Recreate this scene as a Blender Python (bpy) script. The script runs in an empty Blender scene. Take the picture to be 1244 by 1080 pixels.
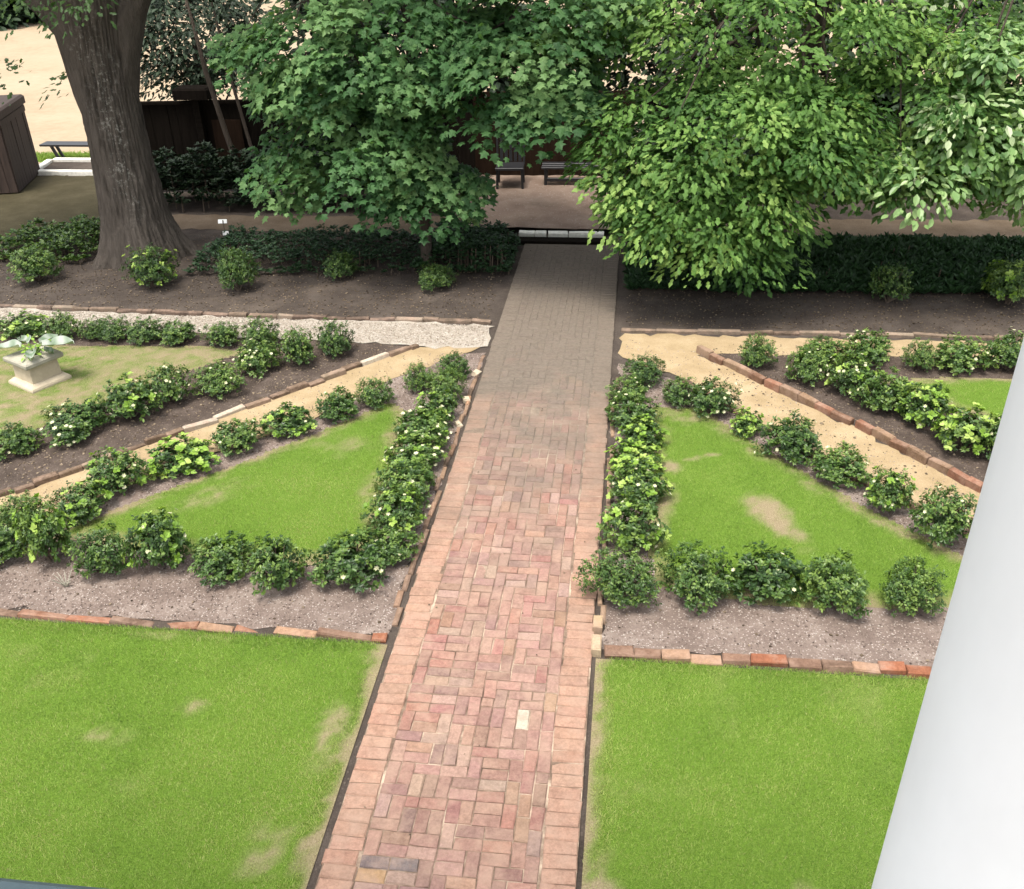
import bpy, math, random
import numpy as np
from mathutils import Vector, Matrix, noise as mnoise

# ------------------------------------------------------------------ camera, sky, sun, exposure
sc = bpy.context.scene
COL = sc.collection
cam_d = bpy.data.cameras.new('camera')
cam = bpy.data.objects.new('camera', cam_d)
COL.objects.link(cam)
sc.camera = cam
PITCH, YAW, ROLL, CAM_H = 0.53408, 0.13224, -0.0263, 4.7
fw = Vector((-math.sin(YAW) * math.cos(PITCH), math.cos(YAW) * math.cos(PITCH), -math.sin(PITCH)))
rt = Vector((math.cos(YAW), math.sin(YAW), 0))
up = rt.cross(fw)
r2 = rt * math.cos(ROLL) + up * math.sin(ROLL)
u2 = up * math.cos(ROLL) - rt * math.sin(ROLL)
rm = Matrix((r2, u2, -fw)).transposed()
cam.matrix_world = Matrix.Translation((0, 0, CAM_H)) @ rm.to_4x4()
cam_d.sensor_width = 36.0
cam_d.lens = 36.0 * 1160.9 / 1244.0
cam_d.clip_start = 0.05
cam_d.clip_end = 2000

SUN_EL, SUN_AZ = math.radians(72), math.radians(205)      # azimuth from +Y (the far end of the walk) towards +X
world = bpy.data.worlds.new('World')
sc.world = world
world.use_nodes = True
wn = world.node_tree
wn.nodes.clear()
wo = wn.nodes.new('ShaderNodeOutputWorld')
wb = wn.nodes.new('ShaderNodeBackground')
ws = wn.nodes.new('ShaderNodeTexSky')
ws.sky_type = 'NISHITA'
ws.sun_disc = False
ws.sun_elevation = SUN_EL
ws.sun_rotation = SUN_AZ
ws.air_density = 1.0
ws.dust_density = 4.0
ws.ozone_density = 0.6
wb.inputs['Strength'].default_value = 0.125
wh = wn.nodes.new('ShaderNodeHueSaturation')
wh.inputs['Saturation'].default_value = 0.28      # thin high cloud: a paler sky
wn.links.new(ws.outputs[0], wh.inputs['Color'])
wn.links.new(wh.outputs[0], wb.inputs[0])
wn.links.new(wb.outputs[0], wo.inputs[0])
sd = bpy.data.lights.new('sun', 'SUN')
sd.energy = 1.5
sd.angle = math.radians(18)
sd.color = (1.0, 0.93, 0.82)
sun = bpy.data.objects.new('sun', sd)
COL.objects.link(sun)
tosun = Vector((math.sin(SUN_AZ) * math.cos(SUN_EL), math.cos(SUN_AZ) * math.cos(SUN_EL), math.sin(SUN_EL)))
sun.rotation_euler = tosun.to_track_quat('Z', 'Y').to_euler()
sun.location = (4, 20, 30)
sc.view_settings.view_transform = 'Standard'
sc.view_settings.look = 'None'
sc.view_settings.gamma = 1
sc.view_settings.use_curve_mapping = False
sc.view_settings.exposure = 1.72
sc.cycles.max_bounces = 6
sc.cycles.transparent_max_bounces = 4

rng = np.random.default_rng(7)
random.seed(7)
R = math.radians

# ------------------------------------------------------------------ materials
class NT:
    def __init__(s, name):
        s.m = bpy.data.materials.new(name)
        s.m.use_nodes = True
        s.t = s.m.node_tree
        s.b = s.t.nodes['Principled BSDF']
        s.o = s.t.nodes['Material Output']
        s.tc = None
    def n(s, typ, **kw):
        nd = s.t.nodes.new(typ)
        for k, v in kw.items():
            setattr(nd, k, v)
        return nd
    def l(s, a, b):
        s.t.links.new(a, b)
    def pos(s):
        return s.n('ShaderNodeNewGeometry').outputs['Position']
    def objc(s):
        return s.n('ShaderNodeTexCoord').outputs['Object']
    def noise(s, vec, scale, detail=4, rough=0.6, stretch=None):
        if stretch:
            mp = s.n('ShaderNodeMapping')
            mp.inputs['Scale'].default_value = stretch
            s.l(vec, mp.inputs[0]); vec = mp.outputs[0]
        nd = s.n('ShaderNodeTexNoise')
        nd.inputs['Scale'].default_value = scale
        nd.inputs['Detail'].default_value = detail
        nd.inputs['Roughness'].default_value = rough
        s.l(vec, nd.inputs['Vector'])
        return nd.outputs['Fac']
    def ramp(s, fac, stops):
        nd = s.n('ShaderNodeValToRGB')
        e = nd.color_ramp.elements
        while len(e) < len(stops):
            e.new(0.5)
        for i, (p, c) in enumerate(stops):
            e[i].position = p
            e[i].color = (*c, 1) if len(c) == 3 else c
        s.l(fac, nd.inputs[0])
        return nd.outputs[0]
    def mix(s, fac, a, b, mode='MIX'):
        nd = s.n('ShaderNodeMix', data_type='RGBA', blend_type=mode)
        for v, i in ((fac, 0), (a, 6), (b, 7)):
            if isinstance(v, (int, float)):
                nd.inputs[i].default_value = v
            elif isinstance(v, tuple):
                nd.inputs[i].default_value = (*v, 1)
            else:
                s.l(v, nd.inputs[i])
        return nd.outputs[2]
    def math(s, op, a, b=0.0, clamp=False):
        nd = s.n('ShaderNodeMath', operation=op, use_clamp=clamp)
        for v, i in ((a, 0), (b, 1)):
            if isinstance(v, (int, float)):
                nd.inputs[i].default_value = v
            else:
                s.l(v, nd.inputs[i])
        return nd.outputs[0]
    def mapr(s, v, a, b, c=0.0, d=1.0):
        nd = s.n('ShaderNodeMapRange')
        s.l(v, nd.inputs[0])
        for i, q in enumerate((a, b, c, d)):
            nd.inputs[i + 1].default_value = q
        return nd.outputs[0]
    def attr(s, name):
        return s.n('ShaderNodeAttribute', attribute_name=name)
    def bump(s, h, strength=0.3, dist=0.02):
        nd = s.n('ShaderNodeBump')
        nd.inputs['Strength'].default_value = strength
        nd.inputs['Distance'].default_value = dist
        s.l(h, nd.inputs['Height'])
        s.l(nd.outputs[0], s.b.inputs['Normal'])
    def base(s, c, rough=0.9, spec=0.3):
        if isinstance(c, tuple):
            s.b.inputs['Base Color'].default_value = (*c, 1)
        else:
            s.l(c, s.b.inputs['Base Color'])
        s.b.inputs['Roughness'].default_value = rough
        s.b.inputs['Specular IOR Level'].default_value = spec
        return s.m

def leaf_mat(name, stops, trans=0.35, rough=0.5, spec=0.35, tmul=(1.25, 1.3, 0.6)):
    q = NT(name)
    a = q.attr('tint').outputs['Fac']
    oi = q.n('ShaderNodeObjectInfo').outputs['Random']
    a2 = q.math('ADD', a, q.mapr(oi, 0, 1, -0.16, 0.16))
    c = q.ramp(a2, stops)
    q.base(c, rough, spec)
    tr = q.n('ShaderNodeBsdfTranslucent')
    q.l(q.mix(1.0, c, tmul, 'MULTIPLY'), tr.inputs[0])
    mx = q.n('ShaderNodeMixShader')
    mx.inputs[0].default_value = trans
    q.l(q.b.outputs[0], mx.inputs[1]); q.l(tr.outputs[0], mx.inputs[2])
    q.l(mx.outputs[0], q.o.inputs[0])
    return q.m

M = {}
M['leaf_shrub'] = leaf_mat('shrub_leaf', [(0, (0.018, 0.045, 0.010)), (0.5, (0.060, 0.118, 0.024)), (1, (0.16, 0.235, 0.05))], 0.25, 0.42, 0.4)
M['leaf_lime'] = leaf_mat('new_leaf', [(0, (0.12, 0.22, 0.025)), (0.5, (0.20, 0.33, 0.045)), (1, (0.32, 0.42, 0.10))], 0.3, 0.5)
M['leaf_maple'] = leaf_mat('maple_leaf', [(0, (0.022, 0.064, 0.022)), (0.5, (0.066, 0.150, 0.050)), (1, (0.165, 0.275, 0.105))], 0.4, 0.55, 0.2)
M['leaf_bright'] = leaf_mat('bright_leaf', [(0, (0.038, 0.095, 0.020)), (0.5, (0.115, 0.22, 0.050)), (1, (0.28, 0.40, 0.115))], 0.42, 0.55, 0.2)
M['leaf_pale'] = leaf_mat('pale_leaf', [(0, (0.07, 0.15, 0.05)), (0.6, (0.17, 0.28, 0.10)), (0.86, (0.27, 0.38, 0.16)), (1, (0.33, 0.39, 0.24))], 0.38, 0.4)
M['leaf_oak'] = leaf_mat('oak_leaf', [(0, (0.03, 0.07, 0.02)), (0.6, (0.06, 0.12, 0.03)), (1, (0.15, 0.24, 0.06))], 0.35, 0.5)
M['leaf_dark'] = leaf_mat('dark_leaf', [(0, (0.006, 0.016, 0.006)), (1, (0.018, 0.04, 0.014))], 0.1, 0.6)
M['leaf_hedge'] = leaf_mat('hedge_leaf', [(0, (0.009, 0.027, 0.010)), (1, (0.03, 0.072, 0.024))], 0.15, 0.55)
M['grass'] = leaf_mat('grass_blade', [(0, (0.10, 0.185, 0.032)), (0.45, (0.215, 0.315, 0.070)), (0.8, (0.33, 0.40, 0.115)), (1, (0.38, 0.34, 0.18))], 0.30, 0.6, 0.2)

q = NT('petal'); M['petal'] = q.base(q.ramp(q.attr('tint').outputs['Fac'], [(0, (0.32, 0.33, 0.17)), (1, (0.44, 0.43, 0.30))]), 0.6)
q = NT('twig'); M['twig'] = q.base((0.10, 0.075, 0.055), 0.9)

def bark(name, a, b, lichen=False):
    q = NT(name)
    p = q.objc()
    f1 = q.noise(p, 12, 8, 0.75, (1, 1, 0.2))
    f2 = q.noise(p, 40, 4, 0.7, (1, 1, 0.3))
    c = q.mix(f2, q.ramp(f1, [(0.3, a), (0.7, b)]), b)
    if lichen:
        f3 = q.noise(p, 17, 9, 0.8)
        sy = q.n('ShaderNodeSeparateXYZ'); q.l(p, sy.inputs[0])
        u = q.math('ADD', q.math('MULTIPLY', sy.outputs[0], 0.88), q.math('MULTIPLY', sy.outputs[1], 0.48))
        u = q.math('ADD', u, q.mapr(q.noise(p, 1.6, 3), 0.3, 0.7, -0.05, 0.25))
        band = q.math('MULTIPLY', q.mapr(q.math('ABSOLUTE', u), 0.24, 0.04), q.mapr(sy.outputs[2], 0.5, 1.3), True)
        band = q.math('MULTIPLY', band, q.mapr(sy.outputs[2], 3.4, 2.0, 0.35, 1.0))
        m = q.math('MULTIPLY', q.mapr(f3, 0.53, 0.60), band, True)
        c = q.mix(m, c, (0.36, 0.35, 0.31))
    q.base(c, 0.95, 0.1)
    q.bump(q.math('ADD', f1, q.math('MULTIPLY', f2, 0.5)), 1.0, 0.06)
    return q.m
M['bark_oak'] = bark('oak_bark', (0.027, 0.0225, 0.019), (0.12, 0.102, 0.086), True)
M['bark'] = bark('tree_bark', (0.035, 0.028, 0.022), (0.09, 0.072, 0.058))

# brick: the colour belongs to each brick (object colour, or the tint_rgb attribute on joined ones)
def brick_mat(name, joined, dust=True):
    q = NT(name)
    if joined:
        c = q.attr('tint_rgb').outputs['Color']
    else:
        c = q.n('ShaderNodeObjectInfo').outputs['Color']
    p = q.pos()
    f = q.noise(p, 55, 7, 0.78)
    f2 = q.noise(p, 6, 6, 0.7)
    f3 = q.noise(p, 20, 6, 0.75)
    c = q.mix(1.0, c, q.ramp(f, [(0.25, (0.62, 0.60, 0.58)), (0.55, (0.96, 0.96, 0.96)), (0.8, (1.3, 1.28, 1.24))]), 'MULTIPLY')
    c = q.mix(1.0, c, q.ramp(f3, [(0.3, (0.74, 0.72, 0.72)), (0.55, (1, 1, 1)), (0.75, (1.18, 1.16, 1.12))]), 'MULTIPLY')
    c = q.mix(q.mapr(f2, 0.44, 0.70, 0, 0.7), c, (0.30, 0.208, 0.158))
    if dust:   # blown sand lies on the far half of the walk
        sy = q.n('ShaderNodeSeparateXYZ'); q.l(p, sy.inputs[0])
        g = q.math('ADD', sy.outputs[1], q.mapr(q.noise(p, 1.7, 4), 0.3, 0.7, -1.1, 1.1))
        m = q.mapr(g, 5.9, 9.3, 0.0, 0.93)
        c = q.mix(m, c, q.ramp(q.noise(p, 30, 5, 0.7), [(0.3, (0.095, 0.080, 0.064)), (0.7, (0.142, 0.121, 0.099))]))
    q.base(c, 0.93, 0.15)
    q.bump(q.math('ADD', f, f3), 0.6, 0.012)
    return q.m
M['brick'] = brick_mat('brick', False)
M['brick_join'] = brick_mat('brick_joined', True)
M['brick_edge'] = brick_mat('edging_brick', False, False)
M['brick_edge_join'] = brick_mat('edging_brick_joined', True, False)

q = NT('joint_sand')
p = q.pos()
c = q.ramp(q.noise(p, 3.2, 5, 0.7), [(0.36, (0.075, 0.052, 0.038)), (0.48, (0.16, 0.115, 0.085)), (0.62, (0.36, 0.285, 0.215))])
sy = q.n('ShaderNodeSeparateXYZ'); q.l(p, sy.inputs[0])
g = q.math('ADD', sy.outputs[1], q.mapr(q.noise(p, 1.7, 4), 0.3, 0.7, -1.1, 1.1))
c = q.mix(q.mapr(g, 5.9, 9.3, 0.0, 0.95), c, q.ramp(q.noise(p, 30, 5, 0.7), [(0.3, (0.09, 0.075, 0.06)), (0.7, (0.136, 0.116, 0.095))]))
M['joint'] = q.base(c, 0.95, 0.1); q.bump(q.noise(p, 120, 4), 0.3, 0.005)

def earth(name, stops, sc1=6, sc2=70, speck=None, bumpd=0.02, blotch=None, k=0.6):
    q = NT(name)
    d_ = lambda c: tuple(v * k for v in c)
    stops = [(p_, d_(c_)) for p_, c_ in stops]
    if speck: speck = (speck[0], d_(speck[1]), speck[2])
    if blotch: blotch = (blotch[0], d_(blotch[1])) + tuple(blotch[2:])
    p = q.pos()
    f1 = q.noise(p, sc1, 6, 0.65); f2 = q.noise(p, sc2, 5, 0.75)
    f = q.math('ADD', q.math('MULTIPLY', f1, 0.55), q.math('MULTIPLY', f2, 0.45))
    c = q.ramp(f, stops)
    if speck:
        v = q.n('ShaderNodeTexVoronoi'); v.inputs['Scale'].default_value = speck[0]
        q.l(p, v.inputs['Vector'])
        sp = q.n('ShaderNodeSeparateColor'); q.l(v.outputs['Color'], sp.inputs[0])
        c = q.mix(q.math('MULTIPLY', q.mapr(sp.outputs[0], speck[2], speck[2] + 0.06), q.mapr(v.outputs['Distance'], 0.5, 0.35)), c, speck[1])
    if blotch:
        c = q.mix(q.mapr(q.noise(p, blotch[0], 5, 0.7), blotch[2], blotch[3], 0, blotch[4]), c, blotch[1])
    q.base(c, 0.96, 0.1)
    q.bump(f2, 0.6, bumpd)
    return q.m
M['soil'] = earth('garden_soil', [(0.32, (0.075, 0.060, 0.050)), (0.5, (0.135, 0.109, 0.092)), (0.66, (0.22, 0.182, 0.155))], 2.5, 60, (60, (0.22, 0.18, 0.15), 0.9), 0.02, (1.3, (0.27, 0.215, 0.17), 0.52, 0.7, 0.5), k=0.42)
M['mulch'] = earth('bed_mulch', [(0.32, (0.12, 0.09, 0.075)), (0.5, (0.22, 0.17, 0.145)), (0.68, (0.36, 0.30, 0.26))], 3, 90, (80, (0.46, 0.40, 0.36), 0.8), 0.02, k=0.72)
M['darkmulch'] = earth('dark_mulch', [(0.32, (0.06, 0.046, 0.038)), (0.52, (0.12, 0.092, 0.076)), (0.68, (0.21, 0.168, 0.142))], 5, 80, (70, (0.3, 0.25, 0.2), 0.9), 0.03, k=0.62)
M['sand'] = earth('path_sand', [(0.34, (0.38, 0.275, 0.15)), (0.52, (0.54, 0.41, 0.245)), (0.66, (0.67, 0.535, 0.345))], 2.2, 80, None, 0.012, (2.6, (0.36, 0.32, 0.15), 0.6, 0.72, 0.45), k=0.54)
M['sandy_dirt'] = earth('sandy_dirt', [(0.34, (0.24, 0.175, 0.115)), (0.52, (0.36, 0.27, 0.19)), (0.66, (0.45, 0.36, 0.27))], 2.2, 60, None, 0.015, k=0.36)
M['terrace'] = earth('terrace_gravel', [(0.34, (0.26, 0.18, 0.14)), (0.52, (0.38, 0.28, 0.22)), (0.66, (0.48, 0.37, 0.30))], 2.2, 60, (40, (0.5, 0.42, 0.36), 0.85), 0.015, (1.6, (0.2, 0.15, 0.11), 0.5, 0.7, 0.6), k=0.52)
M['gravel'] = earth('white_gravel', [(0.34, (0.40, 0.33, 0.265)), (0.5, (0.60, 0.53, 0.44)), (0.66, (0.76, 0.70, 0.60))], 3, 110, (90, (0.85, 0.82, 0.77), 0.7), 0.02, k=0.5)
M['yard'] = earth('bare_yard', [(0.3, (0.52, 0.38, 0.25)), (0.5, (0.64, 0.50, 0.34)), (0.7, (0.72, 0.58, 0.42))], 0.35, 4, None, 0.01, k=0.44)
M['dry_turf'] = earth('dry_turf', [(0.32, (0.13, 0.115, 0.06)), (0.5, (0.21, 0.18, 0.10)), (0.68, (0.32, 0.27, 0.17))], 2.5, 70, None, 0.02, k=0.23)
M['lawn'] = None
q = NT('lawn_sward')
p = q.pos()
f = q.noise(p, 90, 5, 0.7)
cg = q.ramp(f, [(0.3, (0.05, 0.10, 0.010)), (0.7, (0.11, 0.18, 0.025))])
cs = q.ramp(f, [(0.3, (0.125, 0.098, 0.055)), (0.7, (0.27, 0.22, 0.14))])
M['lawn'] = q.base(q.mix(q.attr('bare').outputs['Fac'], cg, cs), 0.95, 0.1)
q.bump(f, 0.5, 0.02)

def plain(name, c, rough=0.6, spec=0.4, var=0.15, scale=12, stretch=None, bump=0.1, metal=0.0):
    q = NT(name)
    f = q.noise(q.objc(), scale, 5, 0.65, stretch)
    a = tuple(x * (1 - var) for x in c); b = tuple(min(0.95, x * (1 + var)) for x in c)
    q.base(q.ramp(f, [(0.3, a), (0.7, b)]), rough, spec)
    q.b.inputs['Metallic'].default_value = metal
    if bump:
        q.bump(f, bump, 0.01)
    return q.m
M['white_paint'] = plain('white_paint', (0.755, 0.80, 0.835), 0.55, 0.3, 0.07, 3.2, (1, 1, 0.5), 0.15)
M['rail_paint'] = plain('rail_paint', (0.08, 0.12, 0.13), 0.5, 0.4, 0.12, 20)
M['bin_wood'] = plain('bin_wood', (0.034, 0.022, 0.017), 0.75, 0.3, 0.4, 22, (1, 1, 0.1), 0.3)
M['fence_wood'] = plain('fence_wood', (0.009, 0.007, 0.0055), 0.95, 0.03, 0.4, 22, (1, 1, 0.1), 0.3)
M['tan_wood'] = plain('tan_wood', (0.02, 0.012, 0.008), 0.95, 0.03, 0.35, 22, (1, 1, 0.1), 0.3)
M['black_metal'] = plain('black_metal', (0.012, 0.012, 0.014), 0.45, 0.5, 0.2, 20)
M['stone'] = plain('pale_stone', (0.40, 0.34, 0.25), 0.85, 0.2, 0.14, 9, None, 0.2)
M['stone_grey'] = plain('weathered_stone', (0.27, 0.255, 0.205), 0.85, 0.2, 0.2, 9, None, 0.2)
M['white_stone'] = plain('white_stone', (0.66, 0.64, 0.58), 0.85, 0.2, 0.18, 14, None, 0.3)
M['tag'] = plain('white_tag', (0.8, 0.8, 0.78), 0.5, 0.4, 0.05)
M['pale_blade'] = leaf_mat('variegated_leaf', [(0, (0.06, 0.12, 0.05)), (0.45, (0.15, 0.20, 0.14)), (1, (0.30, 0.33, 0.29))], 0.2, 0.5)
M['pebble'] = leaf_mat('pebble', [(0, (0.07, 0.052, 0.044)), (0.5, (0.18, 0.14, 0.118)), (1, (0.36, 0.32, 0.28))], 0.0, 0.9, 0.2)
M['whitechip'] = leaf_mat('white_chip', [(0, (0.18, 0.145, 0.11)), (0.5, (0.31, 0.27, 0.225)), (1, (0.44, 0.40, 0.35))], 0.0, 0.9, 0.2)
M['litter'] = leaf_mat('leaf_litter', [(0, (0.045, 0.033, 0.024)), (0.5, (0.12, 0.092, 0.066)), (1, (0.24, 0.19, 0.135))], 0.1, 0.9, 0.1)

# ------------------------------------------------------------------ mesh helpers
class MB:
    """collects vertices, faces and a tint per vertex, then links them as ONE mesh object"""
    def __init__(s):
        s.v = []; s.loops = []; s.tot = []; s.t = []; s.c = []; s.n = 0
    def add(s, v, faces, tint=0.5, col=None):
        v = np.asarray(v, float).reshape(-1, 3)
        s.v.append(v)
        s.t.append(np.broadcast_to(np.asarray(tint, float), (len(v),)))
        if col is not None:
            s.c.append(np.broadcast_to(np.asarray(col, float), (len(v), 3)))
        for f in faces:
            s.loops.append(np.asarray(f) + s.n); s.tot.append(np.array([len(f)]))
        s.n += len(v)
    def inst(s, tv, tf, P, X, Y, Z, S, tint):
        """template tv/tf (all faces same size) at points P with axes X,Y,Z, size S"""
        k = len(P); tv = np.asarray(tv, float); tf = np.asarray(tf)
        if k == 0: return
        S = np.asarray(S, float).reshape(-1, 1, 1) * np.ones((k, 1, 1))
        V = P[:, None] + S * (tv[None, :, 0, None] * X[:, None] + tv[None, :, 1, None] * Y[:, None] + tv[None, :, 2, None] * Z[:, None])
        s.v.append(V.reshape(-1, 3))
        s.t.append(np.repeat(np.asarray(tint, float), len(tv)))
        F = (tf[None] + (np.arange(k) * len(tv))[:, None, None] + s.n)
        s.loops.append(F.reshape(-1)); s.tot.append(np.full(k * len(tf), tf.shape[1]))
        s.n += k * len(tv)
    def mesh(s, name, mat, smooth=False):
        me = bpy.data.meshes.new(name)
        if s.n:
            V = np.concatenate(s.v); L = np.concatenate(s.loops).astype(np.int32); T = np.concatenate(s.tot).astype(np.int32)
            me.vertices.add(len(V)); me.vertices.foreach_set('co', V.astype(np.float32).ravel())
            me.loops.add(len(L)); me.loops.foreach_set('vertex_index', L)
            me.polygons.add(len(T))
            st = np.concatenate([[0], np.cumsum(T)[:-1]]).astype(np.int32)
            me.polygons.foreach_set('loop_start', st); me.polygons.foreach_set('loop_total', T)
            me.polygons.foreach_set('use_smooth', np.full(len(T), smooth))
            me.update(calc_edges=True)
            a = me.attributes.new('tint', 'FLOAT', 'POINT')
            a.data.foreach_set('value', np.concatenate(s.t).astype(np.float32))
            if s.c:
                a = me.attributes.new('tint_rgb', 'FLOAT_COLOR', 'POINT')
                c = np.concatenate(s.c); c = np.concatenate([c, np.ones((len(c), 1))], 1)
                a.data.foreach_set('color', c.astype(np.float32).ravel())
        me.materials.append(mat)
        return me
    def build(s, name, mat, parent=None, smooth=False, loc=None, kind=None):
        return link(name, s.mesh(name, mat, smooth), parent, loc, kind)

def link(name, data, parent=None, loc=None, kind=None):
    o = bpy.data.objects.new(name, data)
    COL.objects.link(o)
    if parent is not None: o.parent = parent
    if loc is not None: o.location = loc
    if kind: o['kind'] = kind
    return o
def tag(o, label, cat, group=None, kind=None):
    o['label'] = label; o['category'] = cat
    if group: o['group'] = group
    if kind: o['kind'] = kind
    return o
def thing(name, label, cat, loc=(0, 0, 0), rz=0, group=None):
    o = bpy.data.objects.new(name, None)
    COL.objects.link(o)
    o.empty_display_size = 0.1
    o.location = loc; o.rotation_euler = (0, 0, rz)
    return tag(o, label, cat, group)

def nrm(a):
    return a / (np.linalg.norm(a, axis=-1, keepdims=True) + 1e-9)
def frames(D, N):
    """leaf axes from a pointing direction and a rough normal"""
    Y = nrm(D); X = nrm(np.cross(Y, N)); Z = np.cross(X, Y)
    return X, Y, Z

def box_geo(x0, x1, y0, y1, z0, z1, ch=0.0, jit=0.0):
    """box with the top edges chamfered"""
    if ch <= 0:
        v = [(x0, y0, z0), (x1, y0, z0), (x1, y1, z0), (x0, y1, z0), (x0, y0, z1), (x1, y0, z1), (x1, y1, z1), (x0, y1, z1)]
        f = [(0, 3, 2, 1), (4, 5, 6, 7), (0, 1, 5, 4), (1, 2, 6, 5), (2, 3, 7, 6), (3, 0, 4, 7)]
    else:
        r = []
        for z, i in ((z0, 0), (z1 - ch, 0), (z1, ch)):
            r += [(x0 + i, y0 + i, z), (x1 - i, y0 + i, z), (x1 - i, y1 - i, z), (x0 + i, y1 - i, z)]
        v = r
        f = [(0, 3, 2, 1), (8, 9, 10, 11)]
        for b in (0, 4):
            for k in range(4):
                f.append((b + k, b + (k + 1) % 4, b + 4 + (k + 1) % 4, b + 4 + k))
    v = np.array(v, float)
    if jit: v = v + rng.uniform(-jit, jit, v.shape)
    return v, f
def tube(mb, pts, rad, n=8, tint=0.5, cap=True):
    pts = [Vector(p) for p in pts]
    V = []; F = []
    prev = None
    for i, p in enumerate(pts):
        d = (pts[min(i + 1, len(pts) - 1)] - pts[max(i - 1, 0)]).normalized()
        a = prev if prev is not None else (Vector((1, 0, 0)) if abs(d.x) < 0.8 else Vector((0, 1, 0)))
        u = (a - d * a.dot(d)).normalized(); prev = u; w = d.cross(u)
        for k in range(n):
            t = 2 * math.pi * k / n
            V.append(p + (u * math.cos(t) + w * math.sin(t)) * rad[i])
    for i in range(len(pts) - 1):
        for k in range(n):
            F.append((i * n + k, i * n + (k + 1) % n, (i + 1) * n + (k + 1) % n, (i + 1) * n + k))
    if cap:
        F.append(tuple(range(n))[::-1]); F.append(tuple((len(pts) - 1) * n + k for k in range(n)))
    mb.add([tuple(v) for v in V], F, tint)
def bend(a, b, k=5, sag=0.1, wob=0.05):
    a = np.array(a, float); b = np.array(b, float); L = np.linalg.norm(b - a)
    return [tuple(a + (b - a) * t + np.array([0, 0, 1]) * sag * L * math.sin(math.pi * t) + (rng.normal(0, wob * L * 0.3, 3) if 0 < t < 1 else 0)) for t in np.linspace(0, 1, k)]

# leaf templates: unit length along +Y
LEAF4 = (np.array([(0, 0, 0), (-0.24, 0.34, 0.05), (-0.21, 0.7, 0.03), (0, 1, -0.06), (0.21, 0.7, 0.03), (0.24, 0.34, 0.05)]), np.array([(0, 3, 2, 1), (0, 5, 4, 3)]))
LEAFN = (np.array([(0, 0, 0), (-0.17, 0.34, 0.05), (-0.15, 0.68, 0.02), (0, 1, -0.12), (0.15, 0.68, 0.02), (0.17, 0.34, 0.05)]), np.array([(0, 3, 2, 1), (0, 5, 4, 3)]))
_h = [(0.0, 0.0), (0.22, -0.05), (0.46, 0.10), (0.30, 0.26), (0.58, 0.56), (0.25, 0.58), (0.0, 1.0)]
_o = _h + [(-x, y) for x, y in _h[-2:0:-1]]
MAPLE = (np.array([(0, 0.36, 0.05)] + [(x, y, -0.16 * abs(x) - 0.12 * max(0, y - 0.5)) for x, y in _o]),
         np.array([(0, i + 1, (i + 1) % len(_o) + 1) for i in range(len(_o))]))
_h2 = [(0.0, 0.0), (0.20, 0.18), (0.13, 0.36), (0.27, 0.58), (0.15, 0.74), (0.0, 1.0)]
_o2 = _h2 + [(-x, y) for x, y in _h2[-2:0:-1]]
OAKL = (np.array([(0, 0.45, 0.04)] + [(x, y, -0.12 * abs(x) - 0.1 * max(0, y - 0.5)) for x, y in _o2]),
        np.array([(0, i + 1, (i + 1) % len(_o2) + 1) for i in range(len(_o2))]))
BLADE = (np.array([(-0.055, 0, 0), (0.055, 0, 0), (0.045, 0.55, 0.06), (-0.045, 0.55, 0.06), (0.0, 1.0, 0.3)]), None)

def in_poly(px, py, poly):
    c = np.zeros(len(px), bool); n = len(poly)
    for i in range(n):
        (x1, y1), (x2, y2) = poly[i], poly[(i + 1) % n]
        m = ((y1 > py) != (y2 > py)) & (px < (x2 - x1) * (py - y1) / (y2 - y1 + 1e-12) + x1)
        c ^= m
    return c
def dist_poly(px, py, poly):
    d = np.full(len(px), 1e9); n = len(poly)
    for i in range(n):
        a = np.array(poly[i]); b = np.array(poly[(i + 1) % n]); ab = b - a
        t = np.clip(((px - a[0]) * ab[0] + (py - a[1]) * ab[1]) / (ab @ ab), 0, 1)
        d = np.minimum(d, np.hypot(px - a[0] - t * ab[0], py - a[1] - t * ab[1]))
    return d
def vnoise(x, y, s, seed=0):
    """cheap smooth value noise, vectorised"""
    r = np.random.default_rng(seed).random((64, 64))
    u = x * s + 1000; v = y * s + 1000
    i = np.floor(u).astype(int); j = np.floor(v).astype(int); fu = u - i; fv = v - j
    fu = fu * fu * (3 - 2 * fu); fv = fv * fv * (3 - 2 * fv)
    g = lambda a, b: r[a % 64, b % 64]
    return (g(i, j) * (1 - fu) + g(i + 1, j) * fu) * (1 - fv) + (g(i, j + 1) * (1 - fu) + g(i + 1, j + 1) * fu) * fv
def wiggle(poly, step=0.12, amp=0.03, seed=1):
    out = []; r = np.random.default_rng(seed); n = len(poly)
    for i in range(n):
        a = np.array(poly[i], float); b = np.array(poly[(i + 1) % n], float)
        k = max(1, int(np.linalg.norm(b - a) / step))
        for t in np.arange(k) / k:
            out.append(tuple(a + (b - a) * t + r.normal(0, amp, 2)))
    return out
def sheet(name, poly, z, mat, amp=0.03, seed=1, step=0.12):
    p = wiggle(poly, step, amp, seed) if amp else poly
    mb = MB(); mb.add([(x, y, z) for x, y in p], [tuple(range(len(p)))])
    o = mb.build(name, mat); o['kind'] = 'structure'
    return o
def scatter(poly, n, seed):
    r = np.random.default_rng(seed)
    xs = [a for a, b in poly]; ys = [b for a, b in poly]
    x = r.uniform(min(xs), max(xs), n * 3); y = r.uniform(min(ys), max(ys), n * 3)
    k = in_poly(x, y, poly)
    return x[k][:n], y[k][:n], r

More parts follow.
